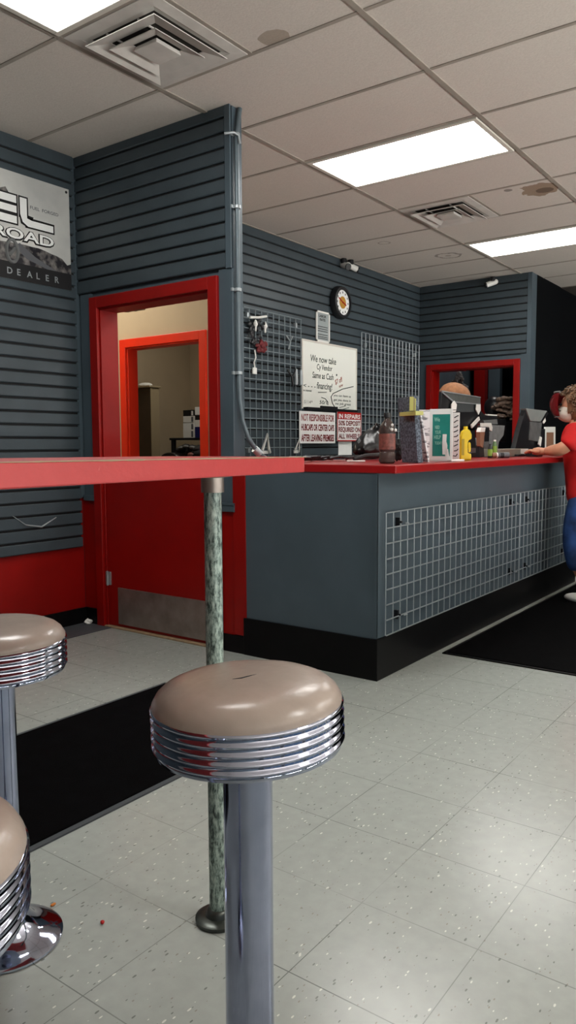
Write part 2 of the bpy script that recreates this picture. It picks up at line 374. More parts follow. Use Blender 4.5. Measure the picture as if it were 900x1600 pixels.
# wall_partition with the dutch door
YE = 2.64; T = .09
O0, O1, OZ = 2.793, 3.688, 1.945
def wallbox(mb, x0, x1, ya, yb, o0, o1, oz, z1=ZC):
    mb.box(x0, x1, ya, o0, 0, z1); mb.box(x0, x1, o1, yb, 0, z1); mb.box(x0, x1, o0, o1, oz, z1)
mb = MB(); wallbox(mb, XD + .012, XD + T, YE, YL + .1, O0, O1, OZ)
wp = struct(mb.build('wall_partition', M['grey']), 'short partition wall holding the red dutch door')
mb = MB(); mb.box(XD + .002, XD + .012, YE, 2.727, 0, .775); mb.box(XD + .002, XD + .012, 3.752, YL + .017, 0, .79)
mb.build('painted_wainscot', M['red'], wp)
mb = MB(); mb.box(XD - .002, XD + .012, YE - .004, YE + .09, .775, 2.04)
mb.box(XD - .002, XD + .012, 3.752, YL - .012, .79, 2.04)
mb.build('corner_board', M['grey'], wp, bevel=.002)
mb = MB(); mb.box(XD - .014, XD + .005, YE - .01, 2.727, .765, .80); mb.box(XD - .018, XD, YE - .01, 2.727, .80, .812); mb.box(XD - .014, XD + .005, 3.752, YL - .01, .78, .815)
mb.build('board_cap', M['grey'], wp, bevel=.002)
MB().box(XD + .0, XD + .013, YE + .035, YL, 2.04, ZC).build('slat_backing', M['groove'], wp)
mb = MB(); slats(mb, 'y', XD + .003, -1, YE + .032, YL - .002, boards(ZC, 2.047, 2.797, .0745)); mb.build('slat_panel', M['slat'], wp)
mb = MB(); mb.box(XD - .012, XD + .0, YE - .004, YE + .03, 2.04, ZC); mb.build('edge_board', M['grey'], wp)
mb = MB(); mb.box(XD + .002, XD + .012, YE - .005, 2.727, 0, .0); 
mb = MB(); mb.box(XD - .008, XD + .004, 2.575, 2.733, 0, .095); mb.box(XD - .01, XD + .004, 3.75, YL, 0, .10)
struct(mb.build('baseboard_partition', M['black'], bevel=.002))

# door casing
def casing(name, x0, xj, o0, o1, oz, w, m, th=.022, label=None, out=-1, zbase=0):
    mb = MB(); f0, f1 = x0 + out * th, x0
    a, b = min(f0, f1), max(f0, f1)
    mb.box(a, b, o0 - w, o0, zbase, oz + w); mb.box(a, b, o1, o1 + w, zbase, oz + w); mb.box(a, b, o0, o1, oz, oz + w)
    # jamb lining
    mb.box(x0, xj, o0 - .004, o0 + .012, zbase, oz); mb.box(x0, xj, o1 - .012, o1 + .004, zbase, oz); mb.box(x0, xj, o0, o1, oz - .012, oz + .004)
    # stop bead
    o = struct(mb.build(name, m, bevel=.003), label); return o
casing('trim_4', XD, XD + .135, O0, O1, OZ, .066, M['red'], label='red casing around the dutch door')
# door_1, closed lower leaf
d1 = struct(MB().box(XD + .006, XD + .048, O0 + .014, O1 - .014, .012, 1.045).build('door_1', M['red'], bevel=.003), 'closed lower half of the red dutch door')
MB().box(XD - .002, XD + .012, O0 + .014, O1 - .11, .03, .255).build('kick_plate', M['steel'], d1, bevel=.001)
for z in (.26, .94):
    h_ = MB(); h_.bar((XD - .004, O1 - .02, z), (XD - .004, O1 - .02, z + .09), .006, 10); h_.box(XD - .001, XD + .006, O1 - .045, O1 - .002, z + .004, z + .086)
    h_.build('hinge', M['wire'], d1)
struct(MB().box(XD - .02, XD + .12, O0, O1 - .0, 0, .011).build('trim_5', M['wood'], bevel=.003), 'worn wooden threshold of the dutch door')

# conduit on the wall end
th_ = thing('conduit_pipe', 'grey painted conduit pipe running down the end of the partition wall', 'pipe', (XD + .03, YE - .02, 1.04))
xc = XD + .028; yc = YE - .018
pts = [(xc + .03, yc + .0, 2.85), (xc + .012, yc, 2.77), (xc, yc, 2.70)] + [(xc, yc, z) for z in (2.3, 1.9, 1.6, 1.45)] + [(xc + .004, yc - .001, 1.36), (xc + .02, yc - .006, 1.25), (xc + .05, yc - .02, 1.16), (xc + .1, yc - .04, 1.085), (xc + .18, yc - .05, 1.04)]
MB().tube(pts, .012, 12).build('pipe', M['pipe'], th_, smooth=True)
for z in (2.71, 2.35, 1.93, 1.50):
    MB().lathe([(.019, -.008), (.019, .008)], 16, (xc, yc, z)).box(xc - .035, xc, yc + .008, yc + .02, z - .008, z + .008).build('clip', M['wire'], th_, bevel=.001)
MB().tube([(xc + .085, yc - .034, 1.10), (xc + .115, yc - .047, 1.072)], .021, 12).build('coupling', M['wire'], th_, smooth=True)
MB().tube([(xc - .06, yc + .03, 2.705), (xc - .03, yc - .01, 2.71), (xc - .005, yc - .02, 2.70), (xc, yc - .022, 2.66)], .007, 8).build('bracket', M['wire'], th_, smooth=True)

# wall_back with slats
wb = struct(MB().box(4.5, XF, YB + .018, YB + .12, 0, ZC).build('wall_back', M['grey']), 'grey slat wall behind the counter')
MB().box(4.5, XS, YB + .005, YB + .019, .3, ZC).build('slat_backing', M['groove'], wb)
mb = MB(); slats(mb, 'x', YB + .008, -1, 4.5, XS, boards(ZC, .3, 2.78, .0765)); mb.build('slat_panel', M['slat'], wb)

# wall_right_partition with doorway
P0, P1, PZ = 2.845, 3.775, 1.935
mb = MB(); wallbox(mb, XS + .012, XS + .15, 2.68, YB + .02, P0, P1, PZ)
ws = struct(mb.build('wall_right', M['grey']), 'short grey wall with the red framed doorway')
MB().box(XS + .0, XS + .013, 2.72, YB, 2.045, ZC).build('slat_backing', M['groove'], ws)
mb = MB(); slats(mb, 'y', XS + .003, -1, 2.72, YB - .01, boards(ZC, 2.05, 2.78, .0765)); mb.build('slat_panel', M['slat'], ws)
mb = MB(); mb.box(XS - .012, XS + .012, 2.676, 2.718, 0, ZC); mb.box(XS - .002, XS + .012, 2.718, 2.78, 0, 2.045); mb.build('edge_board', M['grey'], ws)
casing('trim_6', XS, XS + .17, P0, P1, PZ, .062, M['red'], label='red casing around the far doorway')
# dark stock room behind it
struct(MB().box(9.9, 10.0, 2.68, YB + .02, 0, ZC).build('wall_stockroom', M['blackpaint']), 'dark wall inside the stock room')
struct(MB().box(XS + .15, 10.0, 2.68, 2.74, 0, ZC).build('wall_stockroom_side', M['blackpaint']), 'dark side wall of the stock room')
ya, yb, yc = (on(p_, 620, 0, 9.2).y for p_ in (740, 757, 775))
mb = MB(); mb.box(9.2, 9.3, yb, ya, 0, 2.3); mb.box(9.2, 9.3, 2.74, ya, 2.3, 2.4)
struct(mb.build('trim_7', M['red'], bevel=.003), 'red inner frame in the dark stock room')
struct(MB().box(9.32, 9.4, yc, yb, 0, 2.5).build('wall_stockroom_pier', M['grey']), 'narrow grey pier in the stock room')
# far black wall
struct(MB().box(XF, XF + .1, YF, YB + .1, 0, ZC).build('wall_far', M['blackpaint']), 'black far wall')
# hall behind dutch door
Q0, Q1, QZ = 4.14, 4.985, 1.945
mb = MB(); wallbox(mb, 4.5, 4.6, YB + .1, 7.2, Q0, Q1, QZ); mb.box(4.5, 4.52, YB + .0, YB + .1, 0, ZC)
struct(mb.build('wall_hall', M['beige']), 'beige hall wall with an orange red door frame')
casing('trim_8', 4.5, 4.61, Q0, Q1, QZ, .07, M['orange'], label='orange red casing around the inner doorway')
struct(MB().box(XD + .0, XD + T, YL + .12, 7.2, 0, ZC).build('wall_hall_side', M['beige']))
struct(MB().box(XD, 7.3, 6.62, 6.72, 0, ZC).build('wall_office_back', M['beige']), 'beige wall of the back office')
struct(MB().box(7.0, 7.1, YB + .1, 6.62, 0, ZC).build('wall_office_side', M['beige']), 'beige side wall of the back office')
# storefront behind the viewer
mb = MB(); ys0, ys1 = YF - .1, YF
mb.box(XR, XF, ys0, ys1, 0, .45); mb.box(XR, XF, ys0, ys1, 2.5, ZC)
WX = [(-2.6, -.4), (-.1, 2.1), (2.4, 4.6), (4.9, 7.1), (7.4, 9.6)]
cur = XR
for a, b in WX: mb.box(cur, a, ys0, ys1, .45, 2.5); cur = b
mb.box(cur, XF, ys0, ys1, .45, 2.5)
struct(mb.build('wall_front', M['grey']))
for i, (a, b) in enumerate(WX):
    w_ = MB(); w_.box(a, a + .05, ys0, ys1, .45, 2.5); w_.box(b - .05, b, ys0, ys1, .45, 2.5); w_.box(a, b, ys0, ys1, .45, .5); w_.box(a, b, ys0, ys1, 2.45, 2.5); w_.box((a + b) / 2 - .02, (a + b) / 2 + .02, ys0, ys1, .5, 2.45)
    struct(w_.build('window_%d' % (i + 1), M['steel']))
struct(MB().box(XR - .1, XR, YF, YL + .1, 0, ZC).build('wall_rear', M['grey']))

# ------------------------------------------------------------------ ceiling lights
def troffer(x0, x1, y0, y1, label, lit=True):
    cx, cy = (x0 + x1) / 2, (y0 + y1) / 2
    t_ = thing('ceiling_light', label, 'light', (cx, cy, ZC), 'fluorescent ceiling lights')
    f_ = MB(); w = .028; z0 = ZC - .012
    f_.box(x0, x0 + w, y0, y1, z0, ZC); f_.box(x1 - w, x1, y0, y1, z0, ZC); f_.box(x0 + w, x1 - w, y0, y0 + w, z0, ZC); f_.box(x0 + w, x1 - w, y1 - w, y1, z0, ZC)
    f_.build('frame', M['frame'], t_, bevel=.002)
    MB().box(x0 + w, x1 - w, y0 + w, y1 - w, ZC - .007, ZC - .001).build('diffuser', M['light'] if lit else M['frame'], t_)
    return t_
troffer(1.59, 2.172, 1.68, 2.782, 'bright fluorescent ceiling panel at the top left corner, beside the nearer vent')
troffer(4.005, 4.58, 1.685, 2.782, 'bright fluorescent ceiling panel nearest above the counter front')
troffer(6.415, 6.992, 1.685, 2.782, 'bright fluorescent ceiling panel farther back, past the smaller vent')
for x in (1.59, 4.005, 6.415): troffer(x, x + .58, -1.70, -.60, 'fluorescent ceiling panel in the row behind the stools')
# dark open panel at the far end
t_ = thing('ceiling_panel_dark', 'dark grey ceiling panel near the black far wall', 'panel', (9.1, 2.2, ZC))
MB().box(8.83, 9.38, 1.66, 2.78, ZC - .008, ZC - .001).build('panel_face', mat('panel_dark', srgb(66, 60, 54), .7), t_)

def vent(x0, x1, y0, y1, label):
    cx, cy = (x0 + x1) / 2, (y0 + y1) / 2; hx, hy = (x1 - x0) / 2, (y1 - y0) / 2
    t_ = thing('ceiling_vent', label, 'vent', (cx, cy, ZC), 'square ceiling diffusers')
    MB().box(x0 + .05, x1 - .05, y0 + .05, y1 - .05, ZC - .003, ZC - .001).build('backing', M['ventdark'], t_)
    def ring(ax, ay, za, bx, by, zb, name, th=.004):
        m_ = MB(); sg = [(-1, -1), (1, -1), (1, 1), (-1, 1)]
        A = [m_.bm.verts.new((cx + s * ax, cy + q * ay, za)) for s, q in sg]; B = [m_.bm.verts.new((cx + s * bx, cy + q * by, zb)) for s, q in sg]
        A2 = [m_.bm.verts.new((cx + s * ax, cy + q * ay, za - th)) for s, q in sg]; B2 = [m_.bm.verts.new((cx + s * bx, cy + q * by, zb - th)) for s, q in sg]
        for i in range(4):
            j = (i + 1) % 4
            m_.bm.faces.new((A[i], A[j], B[j], B[i])); m_.bm.faces.new((A2[i], B2[i], B2[j], A2[j])); m_.bm.faces.new((A[i], A2[i], A2[j], A[j])); m_.bm.faces.new((B[i], B[j], B2[j], B2[i]))
        return m_.build(name, M['vent'], t_)
    k = hx / .28
    ring(hx, hy, ZC - .001, hx * .80, hy * .80, ZC - .004, 'frame', .006)
    ring(hx * .80, hy * .80, ZC - .004, hx * .70, hy * .70, ZC - .001, 'neck')
    ring(hx * .77, hy * .77, ZC - .030, hx * .50, hy * .50, ZC - .008, 'louver')
    ring(hx * .52, hy * .52, ZC - .034, hx * .27, hy * .27, ZC - .008, 'louver')
    m_ = MB(); hb = .26
    m_.prism([(-hb * hx, -hb * hy), (hb * hx, -hb * hy), (hb * hx, hb * hy), (-hb * hx, hb * hy)], lambda u, v, d: (cx + u * (1 - 4 * d), cy + v * (1 - 4 * d), ZC - .036 + d), 0, .02)
    m_.build('center_plate', M['vent'], t_, bevel=.003)
    m_ = MB()
    for s in (-1, 1): m_.box(cx - hx * .7, cx + hx * .7, cy + s * hy * .35 - .004, cy + s * hy * .35 + .004, ZC - .012, ZC - .006)
    m_.build('crossbar', M['vent'], t_)
vent(2.195, 2.772, 2.242, 2.782, 'large square ceiling vent at the top left, above the partition wall')
vent(5.205, 5.79, 2.242, 2.782, 'smaller looking square ceiling vent between the two farther ceiling lights')

# ------------------------------------------------------------------ security cameras
def seccam(p, d, label, two=True):
    t_ = thing('security_camera', label, 'camera', p, 'white security cameras'); p = Vector(p); d = Vector(d).normalized()
    MB().bar(p + Vector((0, 0, .0)), p + Vector((0, 0, .045)), .028, 16).build('mount', M['darkplastic'], t_, smooth=True)
    a = p + Vector((0, 0, -.012)); MB().bar(a - d * .03, a + d * .07, .028, 16).ball(a - d * .03, .028, 2).build('housing', M['white'], t_, smooth=True)
    MB().bar(a + d * .07, a + d * .082, .03, 16).build('lens_hood', M['darkplastic'], t_, smooth=True)
p = on(537, 412, 1, 3.90); seccam(p, (-.3, -.8, -.35), 'white round security camera, left one above the wall clock')
p = on(548, 414, 1, 3.88); seccam(p, (.8, -.5, -.35), 'white bullet security camera pointing right, above the wall clock')
p = on(770, 440, 0, 7.80); seccam(p, (-.5, .7, -.3), 'white security camera high on the short wall over the far doorway')

# ------------------------------------------------------------------ COUNTER
YC = 1.769; XE = 6.35; YK = 2.56; CB = .987; CT = 1.026
ct = thing('service_counter', 'long grey service counter with red top and black base', 'counter', (XD, YC, 0))
MB().box(XD, XE, YC, YK, .2, CB).build('body', M['grey'], ct)
MB().box(XD - .008, XD + .045, YC - .006, YC + .0, .205, CB - .004).box(XD - .006, XD + .001, YC - .006, YC + .012, .205, CB - .004).build('corner_trim', M['grey'], ct)
MB().box(XD - .012, XE + .005, YC - .012, YK + .015, 0, .2).build('base', M['black'], ct, bevel=.003)
MB().box(XD - .006, XE + .03, YC - .10, YK + .07, CB, CT).build('countertop', M['redtop'], ct, bevel=.005)
MB().box(XD - .006, XD + .05, YK, YE + .005, .10, CB).build('end_post', M['red'], ct, bevel=.002)
# two wire grids on the counter front
def grid(name, fn, us, vs, r, m, d=.0045, rr=None):
    mb = MB(); rr = rr or r
    for u in us: mb.bar(fn(u, vs[0], 0), fn(u, vs[-1], 0), r, 6)
    for v in vs: mb.bar(fn(us[0], v, d), fn(us[-1], v, d), rr, 6)
    return mb
def lin(a, b, n): return [a + (b - a) * i / (n - 1) for i in range(n)]
fc = lambda u, v, d: (u, YC - .022 - d, v)
for (a, b, lab) in ((3.165, 4.985, 'nearer white wire grid panel on the counter front, from the corner'), (4.995, 6.12, 'farther white wire grid panel on the counter front, beside the customer')):
    t_ = thing('wire_grid_panel', lab, 'grid', (a, YC - .02, .21), 'wire grids on the counter front')
    grid('x', fc, lin(a, b, int(round((b - a) / .074)) + 1), lin(.212, .800, 9), .0031, M['wire'], rr=.0034).build('wires', M['wire'], t_)
    for (x, z) in ((a + .14, .745), (a + .13, .29), (b - .14, .745), (b - .13, .29)):
        MB().box(x - .006, x + .006, YC - .022, YC, z - .022, z + .022).bar((x, YC - .016, z), (x, YC - .034, z), .006, 10).build('bracket', M['darkplastic'], t_, bevel=.002)
        MB().tube([(x + .04, YC - .03, z - .01), (x + .06, YC - .034, z - .008), (x + .075, YC - .03, z - .012)], .004, 6).build('hook', M['wire'], t_)

# back wall grids
fb = lambda u, v, d: (u, YB - .03 - d, v)
t_ = thing('wire_grid_panel', 'grey wire grid on the back wall, left of the whiteboard', 'grid', (5.1, YB - .03, 1.05))
grid('x', fb, lin(4.74, 5.53, 11), lin(1.02, 2.205, 16), .0042, M['wiredark'], rr=.0045).build('wires', M['wiredark'], t_)
for x in (4.8, 5.46):
    for z in (2.15, 1.08): MB().box(x - .012, x + .012, YB - .034, YB - .008, z - .02, z + .02).build('bracket', M['wire'], t_, bevel=.002)
t_ = thing('wire_grid_panel', 'grey wire grid on the back wall, right of the whiteboard', 'grid', (7.1, YB - .03, 1.05))
grid('x', fb, lin(6.56, 7.80, 17), lin(1.02, 2.215, 16), .0045, M['wire'], rr=.003).build('wires', M['wire'], t_)
for x in (6.64, 7.7):
    for z in (2.1, 1.1): MB().box(x - .012, x + .012, YB - .034, YB - .008, z - .02, z + .02).build('bracket', M['wire'], t_, bevel=.002)

U = (1, 0, 0); V = (0, 0, 1)
# things hanging on the left grid
t_ = thing('hanging_trinket', 'red and black trinket with white clips hanging at the top left of the wire grid', 'ornament', (4.93, YB - .05, 1.95))
q = YB - .05
MB().tube([(4.80, q, 2.13), (4.9, q - .01, 2.14), (4.99, q - .02, 2.16)], .010, 8).build('rod', M['white'], t_, smooth=True)
for x in (4.86, 4.985): MB().lathe([(.0, 2.12), (.010, 2.11), (.020, 2.08), (.010, 2.06), (.007, 2.03), (0, 2.025)], 12, (x, q - .01, 0)).build('clip', M['white'], t_, smooth=True)
m_ = MB()
for i in range(26): m_.ball((4.80 + random.random() * .18, q + random.uniform(-.012, .012), 1.93 + random.random() * .2), random.uniform(.012, .026), 1, (1, .6, 1.2), .4)
m_.build('beads', M['darkplastic'], t_, smooth=True)
m_ = MB()
for i in range(16): m_.ball((4.88 + random.random() * .12, q - .015 + random.uniform(-.01, .01), 1.88 + random.random() * .07), random.uniform(.016, .026), 1, (1.2, .6, 1), .4)
m_.build('ribbon', mat('ribbon_red', srgb(96, 22, 26), .6), t_, smooth=True)
t_ = tag(MB().tube([(4.86, q, 1.88), (4.86, q - .01, 1.82), (4.85, q, 1.78), (4.86, q, 1.74)], .006, 6).box(4.83, 4.88, q - .005, q + .005, 1.69, 1.74).build('price_tag', M['white'], None), 'small white tag hanging below the red trinket on the wire grid', 'tag')
t_ = tag(MB().tube([(5.29, q, 2.04), (5.32, q - .02, 1.99), (5.35, q - .02, 2.04)], .006, 6).tube([(5.32, q - .02, 1.99), (5.32, q, 1.93)], .007, 6).build('wire_hook', M['wire'], None), 'small Y shaped wire hook high on the left wire grid', 'hook')
t_ = thing('tool_hook', 'black forked hook with two pale tags on the wire grid beside the whiteboard', 'hook', (5.42, q, 1.66))
MB().tube([(5.30, q, 1.76), (5.34, q - .02, 1.70), (5.35, q - .02, 1.62)], .010, 6).tube([(5.42, q, 1.77), (5.36, q - .02, 1.70)], .008, 6).build('fork', M['darkplastic'], t_)
for x in (5.43, 5.50): MB().lathe([(0, 1.775), (.011, 1.77), (.014, 1.75), (.018, 1.69), (.018, 1.64), (0, 1.635)], 10, (x, q, 0)).build('tag', M['wire'], t_, smooth=True)
for k, (x, lab) in enumerate(((4.98, 'white hooked bracket low on the left wire grid, beside the conduit end'), (5.43, 'small white hooked bracket low on the left wire grid, by the red lettered sign'))):
    s_ = 1 if k == 0 else .55
    tag(MB().tube([(x - .03 * s_, q, 1.08), (x, q - .03, 1.12 + .09 * s_), (x + .03 * s_, q - .02, 1.09), (x + .07 * s_, q, 1.06)], .012 * s_, 8).box(x - .05 * s_, x + .05 * s_, q, q + .012, 1.05, 1.075).build('wall_hook', M['white'], None), lab, 'hook')

# whiteboard
t_ = thing('whiteboard', 'white dry erase board covered in marker notes on the back wall', 'whiteboard', (6.0, YB - .02, 1.45))
y0 = YB - .022
MB().box(5.565, 6.467, y0, y0 + .012, 1.455, 2.035).build('board', M['wboard'], t_)
f_ = MB(); f_.box(5.552, 5.567, y0 - .005, y0 + .014, 1.442, 2.048); f_.box(6.465, 6.48, y0 - .005, y0 + .014, 1.442, 2.048); f_.box(5.567, 6.465, y0 - .005, y0 + .014, 2.033, 2.048)
f_.build('frame', M['frame'], t_)
MB().box(5.60, 6.46, y0 - .03, y0 + .012, 1.438, 1.456).box(5.83, 6.1, y0 - .028, y0 - .008, 1.456, 1.474).build('marker_tray', M['darkplastic'], t_, bevel=.002)
def bp_(px, py): # board point from the photo
    return on(px, py, 1, y0)
mb = MB(); yy = y0
def wr(s, px0, py0, px1, h, mbx, sh=.25):
    a = bp_(px0, py0); b = bp_(px1, py0); textmb(mbx, s, (a.x, y0, a.z), U, V, h, .0012, fit=b.x - a.x, shear=sh, bold=.012)
wr('We now take', 485, 564, 525, .060, mb, .1)
wr('Cy Vendor', 495, 577, 519, .050, mb, .1)
wr('Same as Cash', 488, 590, 521, .055, mb, .1)
wr('financing!', 495, 607, 519, .060, mb, .1)
wr('< - - -', 474, 605, 493, .036, mb, .1)
wr('no interest', 473, 611, 487, .02, mb, .3)
wr('- 5 / 1 4 *', 473, 630, 488, .030, mb, .1)
wr('50/1', 499, 631, 511, .032, mb, .1)
wr('you can have us', 521, 619, 548, .022, mb, .1); wr('get you done in', 521, 626, 548, .022, mb, .1); wr('no job great', 524, 632, 548, .022, mb, .1)
def stroke(pl, mbx, r=.0035):
    mbx.tube([(bp_(*p_).x, y0 - .001, bp_(*p_).z) for p_ in pl], r, 4)
stroke([(497, 613), (510, 613)], mb); stroke([(552, 604), (535, 608), (520, 615), (517, 620), (519, 630), (525, 640)], mb, .0045)
stroke([(502, 621), (508, 623), (512, 628), (512, 633)], mb); stroke([(530, 637), (540, 634)], mb); stroke([(534, 640), (545, 637)], mb); mb.ball((bp_(526, 586).x, y0, bp_(526, 586).z), .012, 1, (1, .2, 1))
mb.build('handwriting', M['inkgreen'], t_)
mb = MB(); 
a = bp_(524, 601); textmb(mb, '$7 off', (a.x, y0, a.z), Vector((.95, 0, .3)).normalized(), Vector((-.3, 0, .95)).normalized(), .045, .0012, fit=.13, bold=.012)
a = bp_(530, 606); textmb(mb, 'now', (a.x, y0, a.z), Vector((.95, 0, .3)).normalized(), Vector((-.3, 0, .95)).normalized(), .03, .0012, fit=.07, bold=.012)
mb.build('red_handwriting', mat('marker_red', srgb(150, 70, 50), .6), t_)

# small framed notice above
t_ = thing('framed_notice', 'narrow framed printed notice on the wall just above the whiteboard', 'notice', (5.9, YB - .01, 2.06))
y1 = YB - .012
f_ = MB(); X0, X1, Z0, Z1 = 5.785, 6.005, 2.05, 2.325
f_.box(X0, X0 + .018, y1 - .01, y1, Z0, Z1); f_.box(X1 - .018, X1, y1 - .01, y1, Z0, Z1); f_.box(X0, X1, y1 - .01, y1, Z0, Z0 + .016); f_.box(X0, X1, y1 - .01, y1, Z1 - .016, Z1); f_.build('frame', M['white'], t_)
MB().box(X0 + .018, X1 - .018, y1 - .004, y1, Z0 + .016, Z1 - .016).build('sheet', mat('paper_shade', srgb(150, 158, 158), .7), t_)
mb = MB(); textmb(mb, 'LABOR', (X0 + .045, y1 - .004, 2.272), U, V, .022, .0012, fit=.12, bold=.03); textmb(mb, 'RATE', (X0 + .06, y1 - .004, 2.24), U, V, .022, .0012, fit=.09, bold=.03)
for z in (2.185, 2.165, 2.145, 2.115, 2.095, 2.08): mb.box(X0 + .03, X1 - .03, y1 - .0055, y1 - .004, z, z + .006)
mb.build('lettering', M['ink'], t_)

# clock
c = Vector((6.165, YB - .012, 2.44)); t_ = thing('wall_clock', 'round black rimmed wall clock with white face above the whiteboard', 'clock', c); R = .148
MB().lathe([(.0, 0), (R, 0), (R + .004, -.03), (R - .006, -.058), (R - .03, -.062), (R - .036, -.045), (0, -.045)], 48, c, 'y').build('case', M['darkplastic'], t_, smooth=True)
MB().lathe([(0, -.047), (R - .034, -.047), (R - .034, -.044), (0, -.044)], 48, c, 'y').build('face', M['paper'], t_)
mb = MB()
for k in range(12):
    a = k * PI / 6; p_ = c + Vector((math.sin(a) * .092, -.048, math.cos(a) * .092)); mb.box(p_.x - .007, p_.x + .007, p_.y - .001, p_.y, p_.z - .009, p_.z + .009)
mb.build('hour_marks', M['inkgrey'], t_)
mb = MB(); mb.lathe([(.040, -.049), (.056, -.049), (.056, -.048), (.040, -.048)], 32, c, 'y'); mb.build('emblem', M['gold'], t_)
mb = MB(); mb.bar(c + Vector((0, -.052, 0)), c + Vector((-.07, -.052, .035)), .0045, 6); mb.bar(c + Vector((0, -.054, 0)), c + Vector((.05, -.054, -.02)), .0055, 6); mb.bar(c + Vector((0, -.056, 0)), c + Vector((0, -.046, 0)), .008, 10)
mb.build('hands', M['inkred'], t_)

# two lettered signs + note
y2 = YB - .045
def sign(name, x0, x1, z0, z1, label, rows, border, rowm):
    t__ = thing(name, label, 'sign', ((x0 + x1) / 2, y2, z0))
    MB().box(x0, x1, y2, y2 + .006, z0, z1).build('board', M['paper'], t__)
    b_ = MB(); w = .010; b_.box(x0, x1, y2 - .001, y2, z0, z0 + w); b_.box(x0, x1, y2 - .001, y2, z1 - w, z1); b_.box(x0, x0 + w, y2 - .001, y2, z0, z1); b_.box(x1 - w, x1, y2 - .001, y2, z0, z1)
    b_.build('border', border, t__)
    for s, z, h_, m_, bar in rows:
        mb = MB(); textmb(mb, s, (x0 + .022, y2, z), U, V, h_, .0025, fit=(x1 - x0) - .044, bold=.03); mb.build('lettering', m_, t__)
        if bar: MB().box(x0 + w, x1 - w, y2 - .002, y2 - .0005, bar[0], bar[1]).build('stripe', M['inkred'], t__)
DR = mat('ink_darkred', srgb(112, 26, 28), .6)
t_ = sign('wall_sign', 5.485, 6.06, 1.135, 1.418, 'wide white sign in red lettering about hubcaps, below the whiteboard', [('NOT RESPONSIBLE FOR', 1.335, .060, mat('ink_faded', srgb(150, 92, 92), .6), None), ('HUBCAPS OR CENTER CAPS', 1.250, .056, DR, None), ('AFTER LEAVING PREMISES', 1.155, .060, DR, None)], M['paper'], None)
t_ = sign('wall_sign', 6.095, 6.53, 1.155, 1.43, 'white sign with red border asking a deposit, right of the wider sign', [('IN REPAIRS', 1.372, .04, M['paper'], (1.362, 1.425)), ('50% DEPOSIT', 1.305, .044, DR, None), ('REQUIRED ON', 1.245, .044, DR, None), ('ALL WHEELS!', 1.180, .046, DR, None)], M['inkred'], None)
tag(MB().box(6.17, 6.41, YB - .012, YB - .008, 1.0, 1.155).build('paper_note', M['paper'], bevel=.001), 'blank white paper note hanging below the deposit sign', 'paper')

# ------------------------------------------------------------------ things on the counter
def dep(P): return (Vector(P) - Vector((0, 0, HC))).dot(Vector((RX.z, RY.z, RZ.z)))
CZ = CT
# black cables
t_ = thing('cable_coil', 'tangled black cables lying on the left end of the counter', 'cable', (3.7, 2.5, CZ))
for k in range(5):
    pts = [(3.45 + .095 * i + random.uniform(-.03, .03), 2.42 + .07 * math.sin(i * 1.3 + k) + k * .015, CZ + .008 + random.uniform(0, .022)) for i in range(10)]
    MB().tube(pts, .0075, 6).build('cable', M['darkplastic'], t_, smooth=True)
tag(MB().box(3.56, 3.62, 2.12, 2.22, CZ + .001, CZ + .009, rot=Matrix.Rotation(.5, 3, 'Z')).build('white_remote', M['white'], bevel=.003), 'small white card lying on the counter in front of the cables', 'card')
# sticks / wiper package
tag(MB().tube([(3.62, 2.2, CZ + .014), (3.75, 2.21, CZ + .03), (4.0, 2.23, CZ + .034), (4.2, 2.25, CZ + .03)], [.008, .014, .014, .006], 8).build('umbrella_folded', M['fuzz'], smooth=True), 'thin black rolled bundle lying along the counter under the black bag', 'bundle')
# black bag
t_ = thing('black_bag', 'slumped black plastic bag on the counter left of the plastic bottle', 'bag', (4.25, 2.45, CZ))
m_ = MB(); bmesh.ops.create_icosphere(m_.bm, subdivisions=4, radius=1)
for v in m_.bm.verts:
    x, y, z = v.co; zz = (z + 1) / 2
    w = 1 - .62 * zz ** 1.3; lean = .05 * zz
    nn = 1 + .10 * noise.noise(Vector((x * 3, y * 3, z * 1.2))) + .05 * abs(math.sin(6 * math.atan2(y, x) + 2 * z))
    v.co = Vector((4.25 + x * .22 * w * nn + lean, 2.45 + y * .13 * w * nn, CZ + .003 + max(0, zz * .21 + (.02 * noise.noise(Vector((x * 4, y * 4, 0))) if zz > .2 else 0))))
m_.build('sack', M['bagblack'], t_, smooth=True)
for s in (-1, 1): MB().tube([(4.27 + s * .02, 2.44, CZ + .19), (4.30 + s * .05, 2.42, CZ + .225), (4.34 + s * .02, 2.41, CZ + .19)], .009, 6).build('handle', M['bagblack'], t_, smooth=True)
# plastic bottle
c = on(605, 700, 1, 1.86); c.z = CZ; t_ = thing('plastic_bottle', 'clear plastic bottle with dark label and black cap on the counter', 'bottle', c)
MB().lathe([(0, .001), (.034, .001), (.040, .008), (.040, .05), (.036, .058), (.040, .066), (.040, .15), (.041, .16), (.036, .185), (.020, .212), (.014, .222), (.014, .232), (0, .232)], 32, c).build('bottle_body', mat('tinted_plastic', srgb(96, 84, 80), .15, trans=.55, ior=1.3), t_, smooth=True)
MB().lathe([(.0415, .07), (.0415, .148)], 32, c).build('wrapper_label', M['label'], t_, smooth=True)
MB().lathe([(0, .252), (.016, .252), (.018, .248), (.018, .228), (0, .228)], 20, c).build('cap', M['darkplastic'], t_, smooth=True)
MB().ball(c + Vector((-.02, -.036, .168)), .009, 1).ball(c + Vector((.008, -.041, .165)), .009, 1).ball(c + Vector((-.012, -.034, .19)), .008, 1).build('highlight_blobs', M['white'], t_)  # white blobs imitate bright glints on the bottle shoulder
